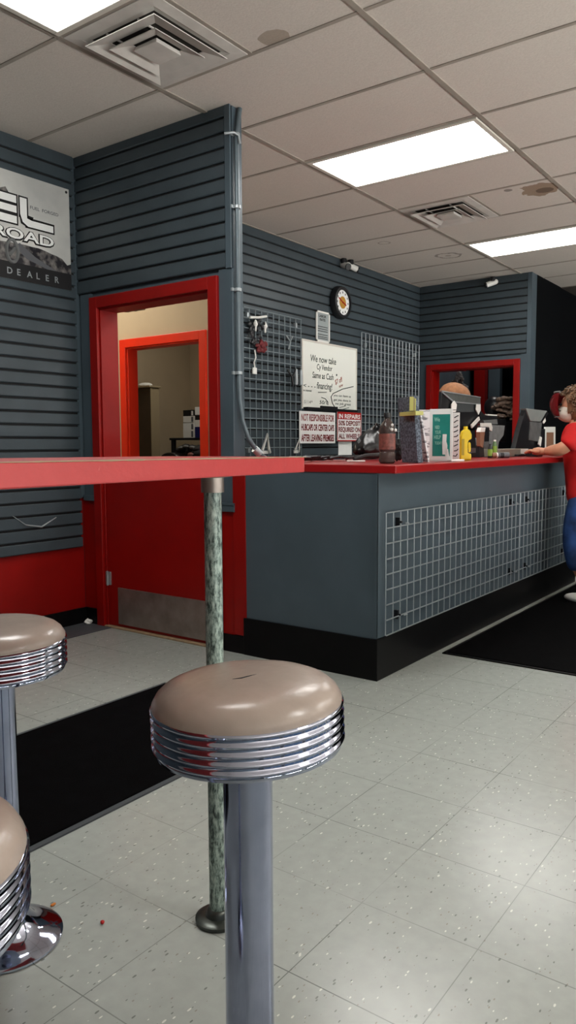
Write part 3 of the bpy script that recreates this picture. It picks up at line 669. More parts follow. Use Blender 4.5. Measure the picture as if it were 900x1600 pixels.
# black mesh thing between bottle and catalogue
t_ = tag(MB().ball(on(620, 704, 1, 1.98) * 1 + Vector((0, 0, .0)), .05, 3, (.8, .6, 1.0), .5, 60).build('mesh_pouch', M['fuzz'], smooth=True), 'small black fuzzy pouch between the bottle and the speckled binder', 'pouch')
t_.location.z += 0
for v in t_.data.vertices: v.co.z = max(v.co.z, CZ + .001)
# speckled catalogue binder with yellow band
def slab(px0, px1, Y, ztop, lean=0.0): 
    a = on(px0, 700, 1, Y); b = on(px1, 700, 1, Y); return a.x, b.x
fx = lambda p0, p1, Y: (on(p0, 700, 1, Y).x, on(p1, 700, 1, Y).x)
u0 = on(624, 700, 1, 1.92); u1 = on(648, 700, 1, 1.80)
t_ = thing('sample_binder', 'tall speckled blue grey sample binder with a yellow band, leaning on the counter', 'binder', (u0.x, 1.9, CZ))
def panel(name, p0, p1, z0, z1, th, m_, par, top_shift=0.0, lean=0.0, bev=.001):
    """upright panel between ground points p0,p1 (x,y); thickness th away from the viewer; lean moves the top back"""
    p0, p1 = Vector((p0[0], p0[1], 0)), Vector((p1[0], p1[1], 0)); d = (p1 - p0).normalized(); n_ = Vector((-d.y, d.x, 0))
    mb = MB(); up = Vector((0, 0, 1)); L = (p1 - p0).length
    def fn(u, v, w): return p0 + d * (u * L + top_shift * (v)) + n_ * (w + lean * v) + up * (z0 + (z1 - z0) * v)
    mb.prism([(0, 0), (1, 0), (1, 1), (0, 1)], fn, 0, th); return mb.build(name, m_, par, bevel=bev)
pA = on(628, 720, 1, 1.92); pB = on(653, 720, 1, 1.78)
panel('cover', (pA.x, pA.y), (pB.x, pB.y), CZ + .001, 1.368, .03, M['speck'], t_, top_shift=-.055)
k = .012
panel('band', (pA.x + .002 - .045, pA.y - .006), (pB.x + .003 - .045, pB.y - .006), 1.268, 1.288, .045, M['band'], t_)
for i in range(3):
    o_ = Vector((pB.x - .05, pB.y + .006, 0)) + Vector((.018 + .013 * i, .006, 0)); panel('page_block', (o_.x, o_.y), (o_.x + .005, o_.y + .003), 1.29, 1.36 - .004 * i, .02, M['band'] if i != 1 else M['tan'], t_, top_shift=-.012)
# newspapers and papers
nA = on(656, 720, 1, 1.87); nB = on(669, 720, 1, 1.80)
t_ = tag(panel('leaning_newspaper', (nA.x, nA.y), (nB.x, nB.y), CZ + .001, 1.285, .010, M['print'], None, top_shift=-.085, lean=.0), 'folded newspaper leaning against the speckled binder', 'newspaper')
a = on(660, 700, 1, 1.98); b = on(681, 700, 1, 1.92)
t_ = tag(panel('paper_stack', (a.x, a.y), (b.x, b.y), CZ + .001, 1.318, .008, M['print'], None, top_shift=-.03, lean=.01), 'upright printed sheets between the newspaper and the teal poster', 'paper')
# teal poster in a white stand
a = on(671, 700, 1, 1.86); b = on(706.5, 700, 1, 1.74)
t_ = thing('poster_stand', 'teal poster in a white upright frame standing on the counter', 'poster', (a.x, a.y, CZ))
pn = panel('stand', (a.x, a.y), (b.x, b.y), CZ + .001, 1.312, .008, M['paper'], t_)
d_ = Vector((b.x - a.x, b.y - a.y, 0)); L_ = d_.length; d_.normalize(); n_ = Vector((-d_.y, d_.x, 0)); fo = Vector((a.x, a.y, 0)) - n_ * .0012
def pp(u, z): q_ = fo + d_ * (u * L_); return (q_.x, q_.y, z)
pt = lambda u: (fo + d_ * u * L_)
panel('picture', (pt(.13).x, pt(.13).y), (pt(.90).x, pt(.90).y), CZ + .03, 1.283, .0012, M['teal'], t_, bev=0)
mb = MB(); fo2 = fo - n_ * .0008; dd = d_
for z, u0_, u1_, h_, s in ((1.245, .2, .45, .022, 'We'), (1.205, .24, .44, .018, 'NEED'), (1.178, .24, .5, .018, 'YOUR'), (1.150, .2, .5, .020, 'HELP'), (1.120, .24, .55, .016, 'TODAY')):
    q_ = fo2 + d_ * u0_ * L_; textmb(mb, s, (q_.x, q_.y, z), d_, V, h_, .0006, fit=(u1_ - u0_) * L_, bold=.02)
mb.build('lettering', M['tealpale'], t_)
mb = MB(); q_ = fo2 + d_ * .68 * L_
mb.prism([(-.012, .0), (.012, 0), (.014, .05), (.008, .07), (.010, .11), (-.012, .11), (-.014, .06)], lambda u, v, w: tuple(q_ + d_ * u + Vector((0, 0, 1.065 + v)) - n_ * w), 0, .0006)
mb.prism([(.004, .0), (.026, 0), (.018, .045), (.0, .04)], lambda u, v, w: tuple(q_ + d_ * u + Vector((0, 0, 1.05 + v)) - n_ * w), 0, .0006)
mb.build('bottle_print', M['paper'], t_)
# narrow notice beside
a = on(706.8, 700, 1, 1.84); b = on(717.5, 700, 1, 1.80)
t_ = thing('flyer', 'narrow white flyer with black drawings between the teal poster and yellow jug', 'flyer', (a.x, a.y, CZ))
panel('sheet', (a.x, a.y), (b.x, b.y), CZ + .001, 1.300, .003, M['paper'], t_)
mb = MB(); dd = Vector((b.x - a.x, b.y - a.y, 0)).normalized(); nn = Vector((-dd.y, dd.x, 0)); fo3 = Vector((a.x, a.y, 0)) - nn * .0012; LL = (Vector((b.x, b.y, 0)) - Vector((a.x, a.y, 0))).length
for k in range(9):
    z = 1.055 + k * .027; 
    q_ = fo3 + dd * LL * random.uniform(.1, .3)
    mb.tube([tuple(q_ + Vector((0, 0, z))), tuple(q_ + dd * LL * .4 + Vector((0, 0, z + random.uniform(-.008, .012)))), tuple(q_ + dd * LL * .6 + Vector((0, 0, z + .012)))], .003, 5)
mb.build('drawing', M['ink'], t_)
# card strips lying in front
tag(MB().box(3.86, 3.98, 1.72, 1.75, CZ + .001, CZ + .012, rot=Matrix.Rotation(-.2, 3, 'Z')).build('white_card', M['white'], bevel=.002), 'small white strip lying on the counter edge below the papers', 'card')
# yellow jug
c = on(727, 700, 1, 1.82); c.z = CZ
t_ = thing('yellow_jug', 'yellow plastic oil jug with a handle standing on the counter', 'jug', c)
D = Vector((.62, -.78, 0)).normalized(); N_ = Vector((-D.y, D.x, 0))
def jf(u, v, w): return tuple(c + D * u + Vector((0, 0, v)) + N_ * w)
k = .85
out = [(-.036, .001), (.034, .001), (.036, .02), (.034, .038), (.012, .045), (.010, .10), (.018, .118), (.036, .124), (.036, .15), (.026, .172), (.012, .182), (-.008, .182), (-.026, .168), (-.036, .14)]
MB().prism([(u * k * 1.05, v) for u, v in out], jf, -.022, .022).build('body', M['yellow'], t_, bevel=.006, seg=3)
MB().prism([(u * k, v) for u, v in [(.018, .044), (.032, .05), (.034, .07), (.032, .10), (.022, .108), (.012, .1)]], jf, -.018, -.012).build('handle', M['yellow'], t_, bevel=.002)
MB().lathe([(0, .18), (.012, .18), (.012, .198), (0, .198)], 16, c).build('cap', M['yellow'], t_, smooth=True)
MB().prism([(-.028, .03), (-.012, .03), (-.012, .125), (-.028, .125)], jf, -.0235, -.022).build('label_panel', mat('label_ochre', srgb(170, 150, 40), .5), t_)

# register / printer tower: black monitor hood seen from behind, on a stand
t_ = thing('cash_register', 'black point of sale terminal with angled top on the counter, behind the yellow jug', 'register', (5.3, 2.3, CZ))
Yr = 2.25
def rp(px, py, Y=Yr): return on(px, py, 1, Y)
def poly3(name, pts3, off, m_, par, bevel=.003):
    mb = MB(); off = Vector(off); A = [mb.bm.verts.new(p_) for p_ in pts3]; B = [mb.bm.verts.new(Vector(p_) + off) for p_ in pts3]; n = len(A)
    for i in range(n): mb.bm.faces.new((A[i], A[(i + 1) % n], B[(i + 1) % n], B[i]))
    mb.bm.faces.new(A[::-1]); mb.bm.faces.new(B); return mb.build(name, m_, par, bevel=bevel)
poly3('hood', [rp(709, 628), rp(751, 632), rp(752, 643), rp(740, 645), rp(713, 643)], (-.02, .03, 0), mat('hood_grey', srgb(58, 64, 66), .5, var=.1), t_)
poly3('top_panel', [rp(691, 611), rp(716, 616), rp(751, 621), rp(751, 632), rp(709, 628)], (0, .03, 0), M['greyplastic'] if False else mat('hood_top', srgb(78, 82, 80), .5, var=.15), t_)
poly3('side_panel', [rp(690, 612), rp(708, 628), rp(711, 648), rp(700, 655), rp(688, 650)], (0, .02, 0), M['darkplastic'], t_)
poly3('screen_back', [rp(712, 643), rp(748, 643), rp(745, 672), rp(732, 674), rp(720, 668)], (0, .05, 0), M['darkplastic'], t_)
poly3('neck', [rp(722, 665), rp(742, 668), rp(744, 700), rp(720, 700)], (.03, .06, 0), M['darkplastic'], t_)
poly3('edge_strip', [rp(690, 610, Yr - .01), rp(751, 620, Yr - .01), rp(751.5, 621.5, Yr - .01), rp(690.5, 612, Yr - .01)], (0, .01, 0), M['wire'], t_, 0)
poly3('edge_strip', [rp(692, 612, Yr - .012), rp(710, 627, Yr - .012), rp(751, 631, Yr - .012), rp(751, 632.5, Yr - .012), rp(709, 629, Yr - .012), rp(691, 613.5, Yr - .012)], (0, .008, 0), M['wire'], t_, 0)
MB().box(rp(716, 700).x, rp(738, 700).x, 2.15, 2.42, CZ + .001, CZ + .035).build('base', M['darkplastic'], t_, bevel=.006)
for (pl) in ([(706, 632), (710, 626), (714, 632), (713, 640), (706, 640)], [(745, 632), (751, 632), (751, 641), (748, 648), (744, 640)], [(708, 641), (713, 641), (712, 644), (708, 644)]):
    poly3('sticker', [rp(x, y, Yr - .02) for x, y in pl], (0, .006, 0), M['white'], t_, 0)
poly3('diagonal_strip', [rp(749, 651, Yr - .02), rp(750, 656, Yr - .02), rp(738, 669, Yr - .02), rp(737, 664, Yr - .02)], (0, .01, 0), M['white'], t_, 0)

# knit hat
c = rp(711, 612, 2.36); t_ = thing('knit_hat', 'brown rounded hat with black fuzzy crown resting on top of the dark terminal', 'hat', c)
m_ = MB(); bmesh.ops.create_icosphere(m_.bm, subdivisions=3, radius=1); Rm = Matrix.Rotation(-.16, 3, 'Y').inverted()
for v in m_.bm.verts:
    x, y, z = v.co; p_ = Vector((x * .175, y * .10, max(z, -.35) * .095)); p_ = Matrix.Rotation(.12, 3, 'Y') @ p_; v.co = c + Vector((0, 0, -.03)) + p_
m_.build('brim', M['hatbrown'], t_, smooth=True)
m_ = MB(); e0 = c + Vector((.035, -.01, .035))
for i in range(60):
    h_ = random.random(); ang = random.uniform(0, 2 * PI); r_ = (1 - h_) * .085
    m_.ball(e0 + Vector((r_ * math.cos(ang) + .01 * h_, r_ * .6 * math.sin(ang), h_ * .10 - (1 - h_) * .01 * r_ * 10)), random.uniform(.012, .022), 1, (1.2, 1, .9), .5)
m_.build('crown', M['fuzz'], t_)
MB().ball(c + Vector((.155, -.06, -.055)), .024, 2, (.9, .7, 1.1)).build('pompom', M['white'], t_, smooth=True)
# white / brown box left of printer
t_ = thing('card_box', 'narrow brown and white box standing on the counter right of the dark terminal', 'box', rp(753, 700, 2.1))
poly3('upper_face', [rp(752, 668, 2.08), rp(759, 668, 2.08), rp(758, 675, 2.08), rp(750, 675, 2.08)], (0, .03, 0), M['white'], t_)
poly3('lower_face', [rp(750, 675, 2.08), rp(758, 675, 2.08), rp(755, 700, 2.08), rp(751, 697, 2.08)], (0, .03, 0), M['brown'], t_)
poly3('foot', [rp(750, 695, 2.09), rp(756, 696, 2.09), rp(757, 714, 2.09), rp(749, 714.5, 2.09)], (0, .03, 0), M['darkplastic'], t_)
# receipt printer cluster
t_ = thing('receipt_printer', 'grey receipt printer with white top tray on the counter before the far doorway', 'printer', rp(775, 700, 2.2))
Yp = 2.2
poly3('body', [rp(766, 664, Yp), rp(789, 665, Yp), rp(787, 680, Yp), rp(780, 690, Yp), rp(776, 712.8, Yp), rp(764, 713, Yp)], (0, .10, 0), mat('printer_grey', srgb(120, 124, 126), .45, var=.25, scale=30), t_)
poly3('front_stripe', [rp(753, 661, Yp - .01), rp(768, 661, Yp - .01), rp(770, 668, Yp - .01), rp(769, 674, Yp - .01), rp(765, 672, Yp - .01), rp(764, 667, Yp - .01), rp(753, 667, Yp - .01)], (0, .015, 0), M['white'], t_)
poly3('tray', [rp(756, 657, Yp + .04), rp(777, 655, Yp + .04), rp(778, 663, Yp + .04), rp(757, 662, Yp + .04)], (0, .08, 0), M['greyplastic'], t_)
poly3('lid', [rp(751, 641, Yp + .05), rp(757, 648, Yp + .05), rp(777, 651, Yp + .05), rp(776, 656, Yp + .05), rp(756, 657, Yp + .05), rp(751, 655, Yp + .05)], (0, .08, 0), M['darkplastic'], t_)
poly3('paper_edge', [rp(762, 647, Yp + .04), rp(777, 648, Yp + .04), rp(777, 650, Yp + .04), rp(762, 649, Yp + .04)], (0, .02, 0), M['white'], t_, 0)
poly3('side_panel', [rp(759, 668, Yp - .012), rp(765, 668, Yp - .012), rp(764, 690, Yp - .012), rp(759, 690, Yp - .012)], (0, .012, 0), M['darkplastic'], t_)
poly3('rear_panel', [rp(778, 655, Yp + .09), rp(791, 655, Yp + .09), rp(791, 690, Yp + .09), rp(778, 690, Yp + .09)], (0, .04, 0), M['blackpaint'], t_)
# bottles with green labels
for (px, Y, zt, lab) in ((766, 1.93, 1.115, 'small dark bottle with green label at the counter front'), (773, 2.02, 1.145, 'taller slim green bottle just behind the small dark one')):
    c = on(px, 700, 1, Y); c.z = CZ; t_ = thing('small_bottle', lab, 'bottle', c, 'small green labelled bottles'); h_ = zt - CZ
    MB().lathe([(0, .001), (.015, .001), (.016, .004), (.016, h_ * .78), (.010, h_ * .9), (.008, h_), (0, h_)], 20, c).build('body', M['darkplastic'] if px == 766 else mat('bottle_green', srgb(90, 120, 80), .3), t_, smooth=True)
    MB().lathe([(.0168, h_ * .18), (.0168, h_ * .68)], 20, c).build('wrapper_label', M['green'], t_, smooth=True)
    MB().lathe([(0, h_ + .006), (.009, h_ + .006), (.009, h_ - .008), (0, h_ - .008)], 16, c).build('cap', M['darkplastic'] if px == 766 else M['white'], t_)
# white tube lying
a = on(775, 700, 1, 1.90); a.z = CZ + .020; b = on(794, 700, 1, 1.84); b.z = CZ + .020
t_ = thing('tape_dispenser', 'white and brown tube lying on the counter in front of the paper box', 'tube', a)
d_ = (b - a).normalized(); MB().bar(a, b, .0185, 20).build('tube_body', M['white'], t_, bevel=.002)
MB().bar(b - d_ * .06, b - d_ * .035, .0192, 20).build('stripe', M['ink'], t_); MB().bar(a - d_ * .03, a, .0185, 20).build('end_cap', M['brown'], t_)
MB().bar(a + d_ * .01, a + d_ * .09, .0190, 20).build('print_band', M['inkgrey'], t_)
# paper box
t_ = thing('paper_box', 'low grey and white carton on the counter beside the tilted screen', 'box', (5.6, 2.0, CZ))
xa, xb = fx(781, 825, 2.02)
MB().box(xa, xb, 2.02, 2.14, CZ + .001, 1.085).build('carton', M['greyplastic'] if False else mat('carton_grey', srgb(132, 130, 118), .6, var=.05), t_, bevel=.003)
MB().box(on(814, 700, 1, 2.018).x, on(825, 700, 1, 2.018).x, 2.016, 2.02, 1.045, 1.083).build('white_label', M['white'], t_)
MB().box(on(808, 700, 1, 2.0).x, on(827, 700, 1, 2.0).x, 1.99, 2.018, CZ + .001, 1.043).build('dark_tray', M['darkplastic'], t_, bevel=.002)
t_ = tag(MB().box(xa + .2, xa + .62, 2.43, 2.6, 1.02 + .007, 1.10).box(xa + .57, xa + .65, 2.44, 2.6, 1.10, 1.16, rot=Matrix.Rotation(.4, 3, 'Y')).build('keyboard_tray', M['wire'], bevel=.004), 'pale grey tray with raised end behind the low carton', 'tray')
# tilted monitor seen from the side/back
t_ = thing('monitor', 'tilted grey and black computer screen on the counter before the customer', 'monitor', rp(830, 700, 2.12)); Ym = 2.12
poly3('bezel_side', [rp(822, 638, Ym), rp(829, 660, Ym), rp(829, 680, Ym), rp(826, 706, Ym), rp(804, 706, Ym), rp(812, 672, Ym)], (0, .04, 0), M['darkplastic'], t_)
poly3('back_top', [rp(822, 638, Ym - .01), rp(855, 642, Ym - .01), rp(845, 659, Ym - .01), rp(829, 658, Ym - .01)], (0, .05, 0), mat('monitor_grey', srgb(122, 126, 124), .5, var=.05), t_)
poly3('back_lower', [rp(829, 659, Ym - .008), rp(847, 660, Ym - .008), rp(844, 690, Ym - .008), rp(827, 688, Ym - .008)], (0, .05, 0), mat('monitor_darkgrey', srgb(84, 86, 86), .5, var=.3, scale=16), t_)
poly3('back_edge', [rp(855, 642, Ym - .004), rp(857, 646, Ym - .004), rp(847, 661, Ym - .004), rp(844, 659, Ym - .004)], (0, .05, 0), M['darkplastic'], t_)
poly3('vent_stripe', [rp(852, 652, Ym - .004), rp(853, 658, Ym - .004), rp(850, 662, Ym - .004), rp(848, 659, Ym - .004)], (0, .01, 0), M['white'], t_, 0)
poly3('stand', [rp(824, 686, Ym + .01), rp(844, 688, Ym + .01), rp(844, 712.5, Ym + .01), rp(826, 712.5, Ym + .01)], (0, .08, 0), M['darkplastic'], t_)
poly3('cable_clip', [rp(845, 682, Ym - .02), rp(847, 684, Ym - .02), rp(845, 698, Ym - .02), rp(842, 694, Ym - .02)], (0, .01, 0), M['white'], t_, 0)
# card reader under the customer's hand
c = on(836, 706, 1, 1.90); c.z = CZ
t_ = thing('card_reader', 'small black card reader under the customer hand', 'device', c)
MB().box(c.x - .06, c.x + .06, c.y - .04, c.y + .05, CZ + .001, CZ + .045).build('body', M['darkplastic'], t_, bevel=.006)
MB().ball((c.x + .01, c.y - .045, CZ + .035), .006, 1).build('indicator', M['white'], t_)
# leaflet with brown picture
t_ = thing('leaflet_holder', 'white leaflet with a brown picture standing right of the tilted screen', 'leaflet', rp(860, 700, 2.35)); Yl = 2.35
poly3('sheet', [rp(853, 667, Yl), rp(868, 667, Yl), rp(868, 711, Yl), rp(852, 711, Yl)], (0, .02, 0), M['white'], t_)
poly3('picture', [rp(854.5, 675.5, Yl - .004), rp(865, 675.5, Yl - .004), rp(865, 700, Yl - .004), rp(854, 700, Yl - .004)], (0, .003, 0), M['brown'], t_, 0)
poly3('black_block', [rp(847, 670, Yl + .002), rp(852, 670, Yl + .002), rp(851, 711, Yl + .002), rp(846, 711, Yl + .002)], (0, .02, 0), M['darkplastic'], t_)
# helmet like clutter in the dark room
t_ = thing('stacked_helmets', 'dark round helmet wrapped in tan straps inside the far doorway', 'helmet', (8.25, 3.1, 1.4))
cS = on(776, 634, 0, 8.25); cS2 = on(785, 636, 0, 8.2)
MB().ball(on(772, 636, 0, 8.35), .11, 3, (1, 1, 1.1)).build('shell', M['darkplastic'], t_, smooth=True)
m_ = MB()
for i in range(46):
    q_ = on(random.uniform(774, 802), random.uniform(622, 655), 0, 8.2 + random.uniform(-.03, .06)); m_.ball(q_, random.uniform(.018, .042), 2, (1, 1.3, .7), .6)
m_.build('wrapping', mat('tan_wrap', srgb(116, 96, 82), .6, var=.6, scale=30), t_, smooth=True)
m_ = MB(); m_.box(8.08, 8.5, 2.86, 3.22, 0, 1.36); t2 = tag(m_.build('storage_crate', M['blackpaint'], bevel=.01), 'tall dark storage crate inside the far doorway under the helmet', 'crate')
tag(MB().box(9.45, 9.9, 2.745, 3.4, 1.90, 1.93).build('wall_shelf', M['blackpaint']), 'dark shelf high inside the stock room', 'shelf')
tag(MB().box(9.5, 9.8, 2.9, 3.1, 1.93, 1.96).box(9.5, 9.8, 2.9, 3.1, 1.96, 2.06).box(9.55, 9.8, 3.12, 3.25, 1.96, 2.03).build('paper_bundle', mat('paper_dim', srgb(150, 150, 146), .6), bevel=.004), 'pale bundle on a high shelf in the dark room', 'bundle')

# ------------------------------------------------------------------ back office through the doors
t_ = thing('tall_cabinet', 'tall dark brown cabinet in the back office seen through both doors', 'cabinet', (5.9, 6.3, 0))
MB().box(5.83, 5.955, 6.1, 6.6, 0, 1.745).build('body', M['brownw'], t_, bevel=.004)
MB().box(5.826, 5.95, 6.092, 6.10, 0, 1.74).build('front_edge', M['tan'], t_)
MB().box(5.80, 5.97, 6.08, 6.6, 1.745, 1.765).build('top', M['tan'], t_, bevel=.003)
tag(MB().ball((5.9, 6.25, 1.78), .05, 2, (1, 2, .5), .3).build('folded_cloth', M['white']), 'small white cloth on top of the brown cabinet', 'cloth')
cab = thing('dark_shelf', 'low dark desk holding stacked boxes in the back office', 'desk', (6.6, 5.9, 0))
ZD = on(300, 684, 0, 6.45).z
MB().box(6.35, 6.98, 5.3, 6.35, ZD - .026, ZD - .001).build('desk_top', M['darkplastic'], cab, bevel=.003)
for (x, y) in ((6.38, 5.33), (6.94, 5.33), (6.38, 6.31), (6.94, 6.31)): MB().box(x - .02, x + .02, y - .02, y + .02, 0, ZD - .026).build('leg', M['darkplastic'], cab)
MB().box(6.95, 6.97, 5.35, 6.3, .1, ZD - .026).build('back_panel', M['darkplastic'], cab)
xo = 6.45
spec = [((286, 304), (641, 650), 'ink', 'black box with a white mark, upper left of the office box stack'), ((286, 304), (650, 660), 'white', 'white box below the black marked box in the office stack'), ((286, 304), (661, 672), 'paper', 'pale box with grey mark, third of the left office stack'), ((286, 304), (672, 684), 'white', 'white box lowest of the left office stack'),
        ((304.5, 319), (636, 648), 'paper', 'white box topmost of the right office stack'), ((304.5, 319), (649, 656), 'ink', 'thin black box in the right office stack'), ((304.5, 319), (656, 667), 'white', 'white box above the navy one in the office stack'), ((304.5, 319), (667, 684), 'navy', 'navy blue box lowest of the right office stack')]
for (xs, ys, mk, lab) in spec:
    a = on(xs[0], ys[0], 0, xo); b = on(xs[1], ys[1], 0, xo)
    z0_ = b.z; 
    t_ = thing('office_box', lab, 'box', ((xo + .1), (a.y + b.y) / 2, z0_), 'boxes stacked in the back office')
    MB().box(xo, xo + .2, b.y + .001, a.y - .001, z0_ + .0005, a.z - .0005).build('carton', M[mk], t_, bevel=.001)
    MB().box(xo - .001, xo, b.y + .02, b.y + .05, z0_ + .008, a.z - .012).build('print_mark', M['inkgrey'] if mk in ('white', 'paper') else M['white'], t_)
# what carries the stack + dark chairs
def office_chair(px, py, X, w, lab):
    c = on(px, py, 0, X); t__ = thing('office_chair', lab, 'chair', (c.x, c.y, 0), 'dark office chairs')
    m_ = MB(); L = 14
    pts = [(w * math.cos(PI * i / L), .10 * math.sin(PI * i / L)) for i in range(L + 1)] + [(-w, -.42), (w, -.42)]
    m_.prism(pts, lambda u, v, d: (c.x + d, c.y + u, c.z - .10 + v), -.025, .025).build('backrest', M['darkplastic'], t__, bevel=.012)
    MB().lathe([(0, 0), (w * 1.1, 0), (w * 1.2, .03), (w * 1.1, .07), (0, .08)], 24, (c.x - .22, c.y, .45)).build('seat', M['darkplastic'], t__, smooth=True)
    MB().bar((c.x - .22, c.y, .06), (c.x - .22, c.y, .46), .03, 12).build('post', M['darkplastic'], t__)
    MB().box(c.x - .04, c.x + .02, c.y - .03, c.y + .03, .5, c.z - .3).build('back_support', M['darkplastic'], t__)
    m_ = MB()
    for k in range(5): a_ = k * 2 * PI / 5; m_.bar((c.x - .22, c.y, .08), (c.x - .22 + .28 * math.cos(a_), c.y + .28 * math.sin(a_), .035), .022, 8)
    m_.build('base', M['darkplastic'], t__)
office_chair(266, 707, 5.5, .15, 'black rounded chair back seen through the doors beside the brown cabinet')
t_ = thing('bag_pile', 'dark bag with reddish and grey bits in the back office below the boxes', 'bag', on(292, 720, 0, 5.9))
m_ = MB()
for i in range(30): m_.ball(on(random.uniform(277, 317), random.uniform(701, 726), 0, 5.9 + random.uniform(-.05, .08)), random.uniform(.035, .07), 2, (1, 1.2, .8), .4)
m_.build('sack', M['fuzz'], t_, smooth=True)
m_ = MB()
for p_ in ((283, 700), (290, 698), (300, 699)): m_.ball(on(p_[0], p_[1], 0, 5.84), .028, 2, (1, 1.5, .6), .3)
m_.build('grey_patch', M['greyplastic'], t_, smooth=True)
MB().ball(on(299, 711, 0, 5.82), .04, 2, (1, 1.3, .7), .3).build('red_patch', M['label'], t_, smooth=True)
tag(MB().box(5.7, 6.15, 5.2, 6.0, 0, on(292, 728, 0, 5.9).z).build('side_table', M['darkplastic'], bevel=.01), 'dark side cupboard under the bag in the back office', 'cupboard')
# ceiling scrap in the hall
c = on(207, 484, 0, 3.26); MB().ball((c.x, c.y, c.z), .06, 3, (.5, 1.6, .16), .6, 30).build('torn_board', M['tan'], wp)

# ------------------------------------------------------------------ poster on left wall
yP = YL - .012; x0, x1, z0, z1 = 1.83, 3.052, 2.06, 2.653
t_ = thing('wall_poster', 'grey off road dealer banner with mountain scene and outlined letters on the left wall', 'poster', (2.44, yP, z0))
MB().box(x0, x1, yP, yP + .003, z0, z1).build('sheet', M['sky'], t_)
pw = lambda px, py: on(px, py, 1, yP)
mt = [(x0, 2.155), (x1, 2.155), (x1, 2.215)]
for px, py in ((105, 415), (97, 405), (88, 400), (80, 397), (70, 392), (60, 388), (50, 386), (40, 383), (30, 381), (15, 378), (0, 376)): q_ = pw(px, py); mt.append((q_.x if q_.x < x1 else x1, q_.z))
mt += [(2.4, 2.46), (2.25, 2.60), (2.12, 2.5), (x0, 2.4)]
MB().prism(mt, lambda u, v, d: (u, yP - d, v), .0004, .0010).build('mountain', M['rock'], t_)
MB().prism([(2.62, 2.56), (2.585, 2.545), (2.56, 2.49), (2.60, 2.505), (2.66, 2.50)], lambda u, v, d: (u, yP - d, v), .0004, .0012).build('peak', M['rock'], t_)
MB().box(x0, x1, yP - .0016, yP, z0, 2.155).build('black_band', M['ink'], t_)
# track on the mountain and wheel
MB().prism([(2.70, 2.27), (2.80, 2.21), (2.95, 2.155), (2.88, 2.155), (2.74, 2.19), (2.66, 2.25)], lambda u, v, d: (u, yP - d, v), .0012, .0016).build('track', M['inkgrey'], t_)
q_ = pw(19, 392); MB().tube([(q_.x + .036 * math.cos(k * PI / 12), yP - .0012, q_.z + .062 * math.sin(k * PI / 12)) for k in range(25)], [.010] * 25, 6).tube([(q_.x - .02, yP - .001, q_.z - .03), (q_.x + .02, yP - .001, q_.z + .02)], .009, 5).build('wheel_print', M['greyplastic'], t_)
def glyph(mb, polys, grow, d):
    for pl in polys:
        cx_ = sum(p_[0] for p_ in pl) / len(pl); cz_ = sum(p_[1] for p_ in pl) / len(pl)
        mb.prism([(u + math.copysign(grow, u - cx_), v + math.copysign(grow, v - cz_)) for u, v in pl], lambda u, v, w: (u, yP - w, v), d, d + .0004)
# letters F U E L  (top 2.53, bottom 2.365)
ZT, ZB = 2.525, 2.372
Lx0, Lx1 = pw(31, 330).x, pw(83, 365).x
Ex1 = pw(26, 345).x; Ex0 = Ex1 - .215
hh = (ZT - ZB)
Lp = [[(Lx0, ZT), (Lx0 + .045, ZT), (Lx0 + .045, ZB + .045), (Lx0 + .075, ZB + .038), (Lx1, ZB + .038), (Lx1, ZB), (Lx0 + .05, ZB), (Lx0 + .015, ZB + .02), (Lx0, ZB + .06)]]
Ep = [[(Ex0, ZT - .0), (Ex1, ZT), (Ex1, ZT - .040), (Ex0, ZT - .040)], [(Ex0, ZT - .056), (Ex1, ZT - .056), (Ex1, ZT - .094), (Ex0, ZT - .094)], [(Ex0, ZT - .112), (Ex1, ZT - .112), (Ex1, ZB), (Ex0, ZB)]]
Ux1 = Ex0 - .03; Ux0 = Ux1 - .2
Up = [[(Ux0, ZT), (Ux0 + .045, ZT), (Ux0 + .045, ZB + .04), (Ux0, ZB + .03)], [(Ux1 - .045, ZT), (Ux1, ZT), (Ux1, ZB + .03), (Ux1 - .045, ZB + .04)], [(Ux0 + .02, ZB), (Ux1 - .02, ZB), (Ux1, ZB + .038), (Ux0, ZB + .038)]]
Fx1 = Ux0 - .03; Fx0 = Fx1 - .19
Fp = [[(Fx0, ZT), (Fx1, ZT), (Fx1, ZT - .04), (Fx0, ZT - .04)], [(Fx0, ZT - .056), (Fx1, ZT - .056), (Fx1, ZT - .094), (Fx0, ZT - .094)], [(Fx0, ZT - .112), (Fx0 + .045, ZT - .112), (Fx0 + .045, ZB), (Fx0, ZB)]]
mb = MB(); [glyph(mb, g_, .009, .0018) for g_ in (Ep, Up, Fp)]
glyph(mb, [[(Lx0, ZT), (Lx0 + .045, ZT), (Lx0 + .045, ZB + .05), (Lx0, ZB + .05)], [(Lx0 + .04, ZB + .042), (Lx1, ZB + .040), (Lx1, ZB), (Lx0 + .04, ZB)], [(Lx0, ZB + .06), (Lx0 + .08, ZB + .05), (Lx0 + .05, ZB + .0), (Lx0 + .012, ZB + .018)]], .009, .0018); mb.build('letter_outline', M['ink'], t_)
mb = MB(); [glyph(mb, g_, 0, .0024) for g_ in (Lp, Ep, Up, Fp)]; mb.build('lettering', M['paper'], t_)
a = pw(0, 372); q_ = pw(84, 388); ox = q_.x - .66
mb = MB(); textmb(mb, 'OFFROAD', (ox - .006, yP, 2.285), U, V, .064, .0014, fit=.672, bold=.075); mb.build('letter_outline', M['ink'], t_)
mb = MB(); textmb(mb, 'OFFROAD', (ox, yP, 2.29), U, V, .056, .0022, fit=.66, bold=.02); mb.build('lettering', M['paper'], t_)
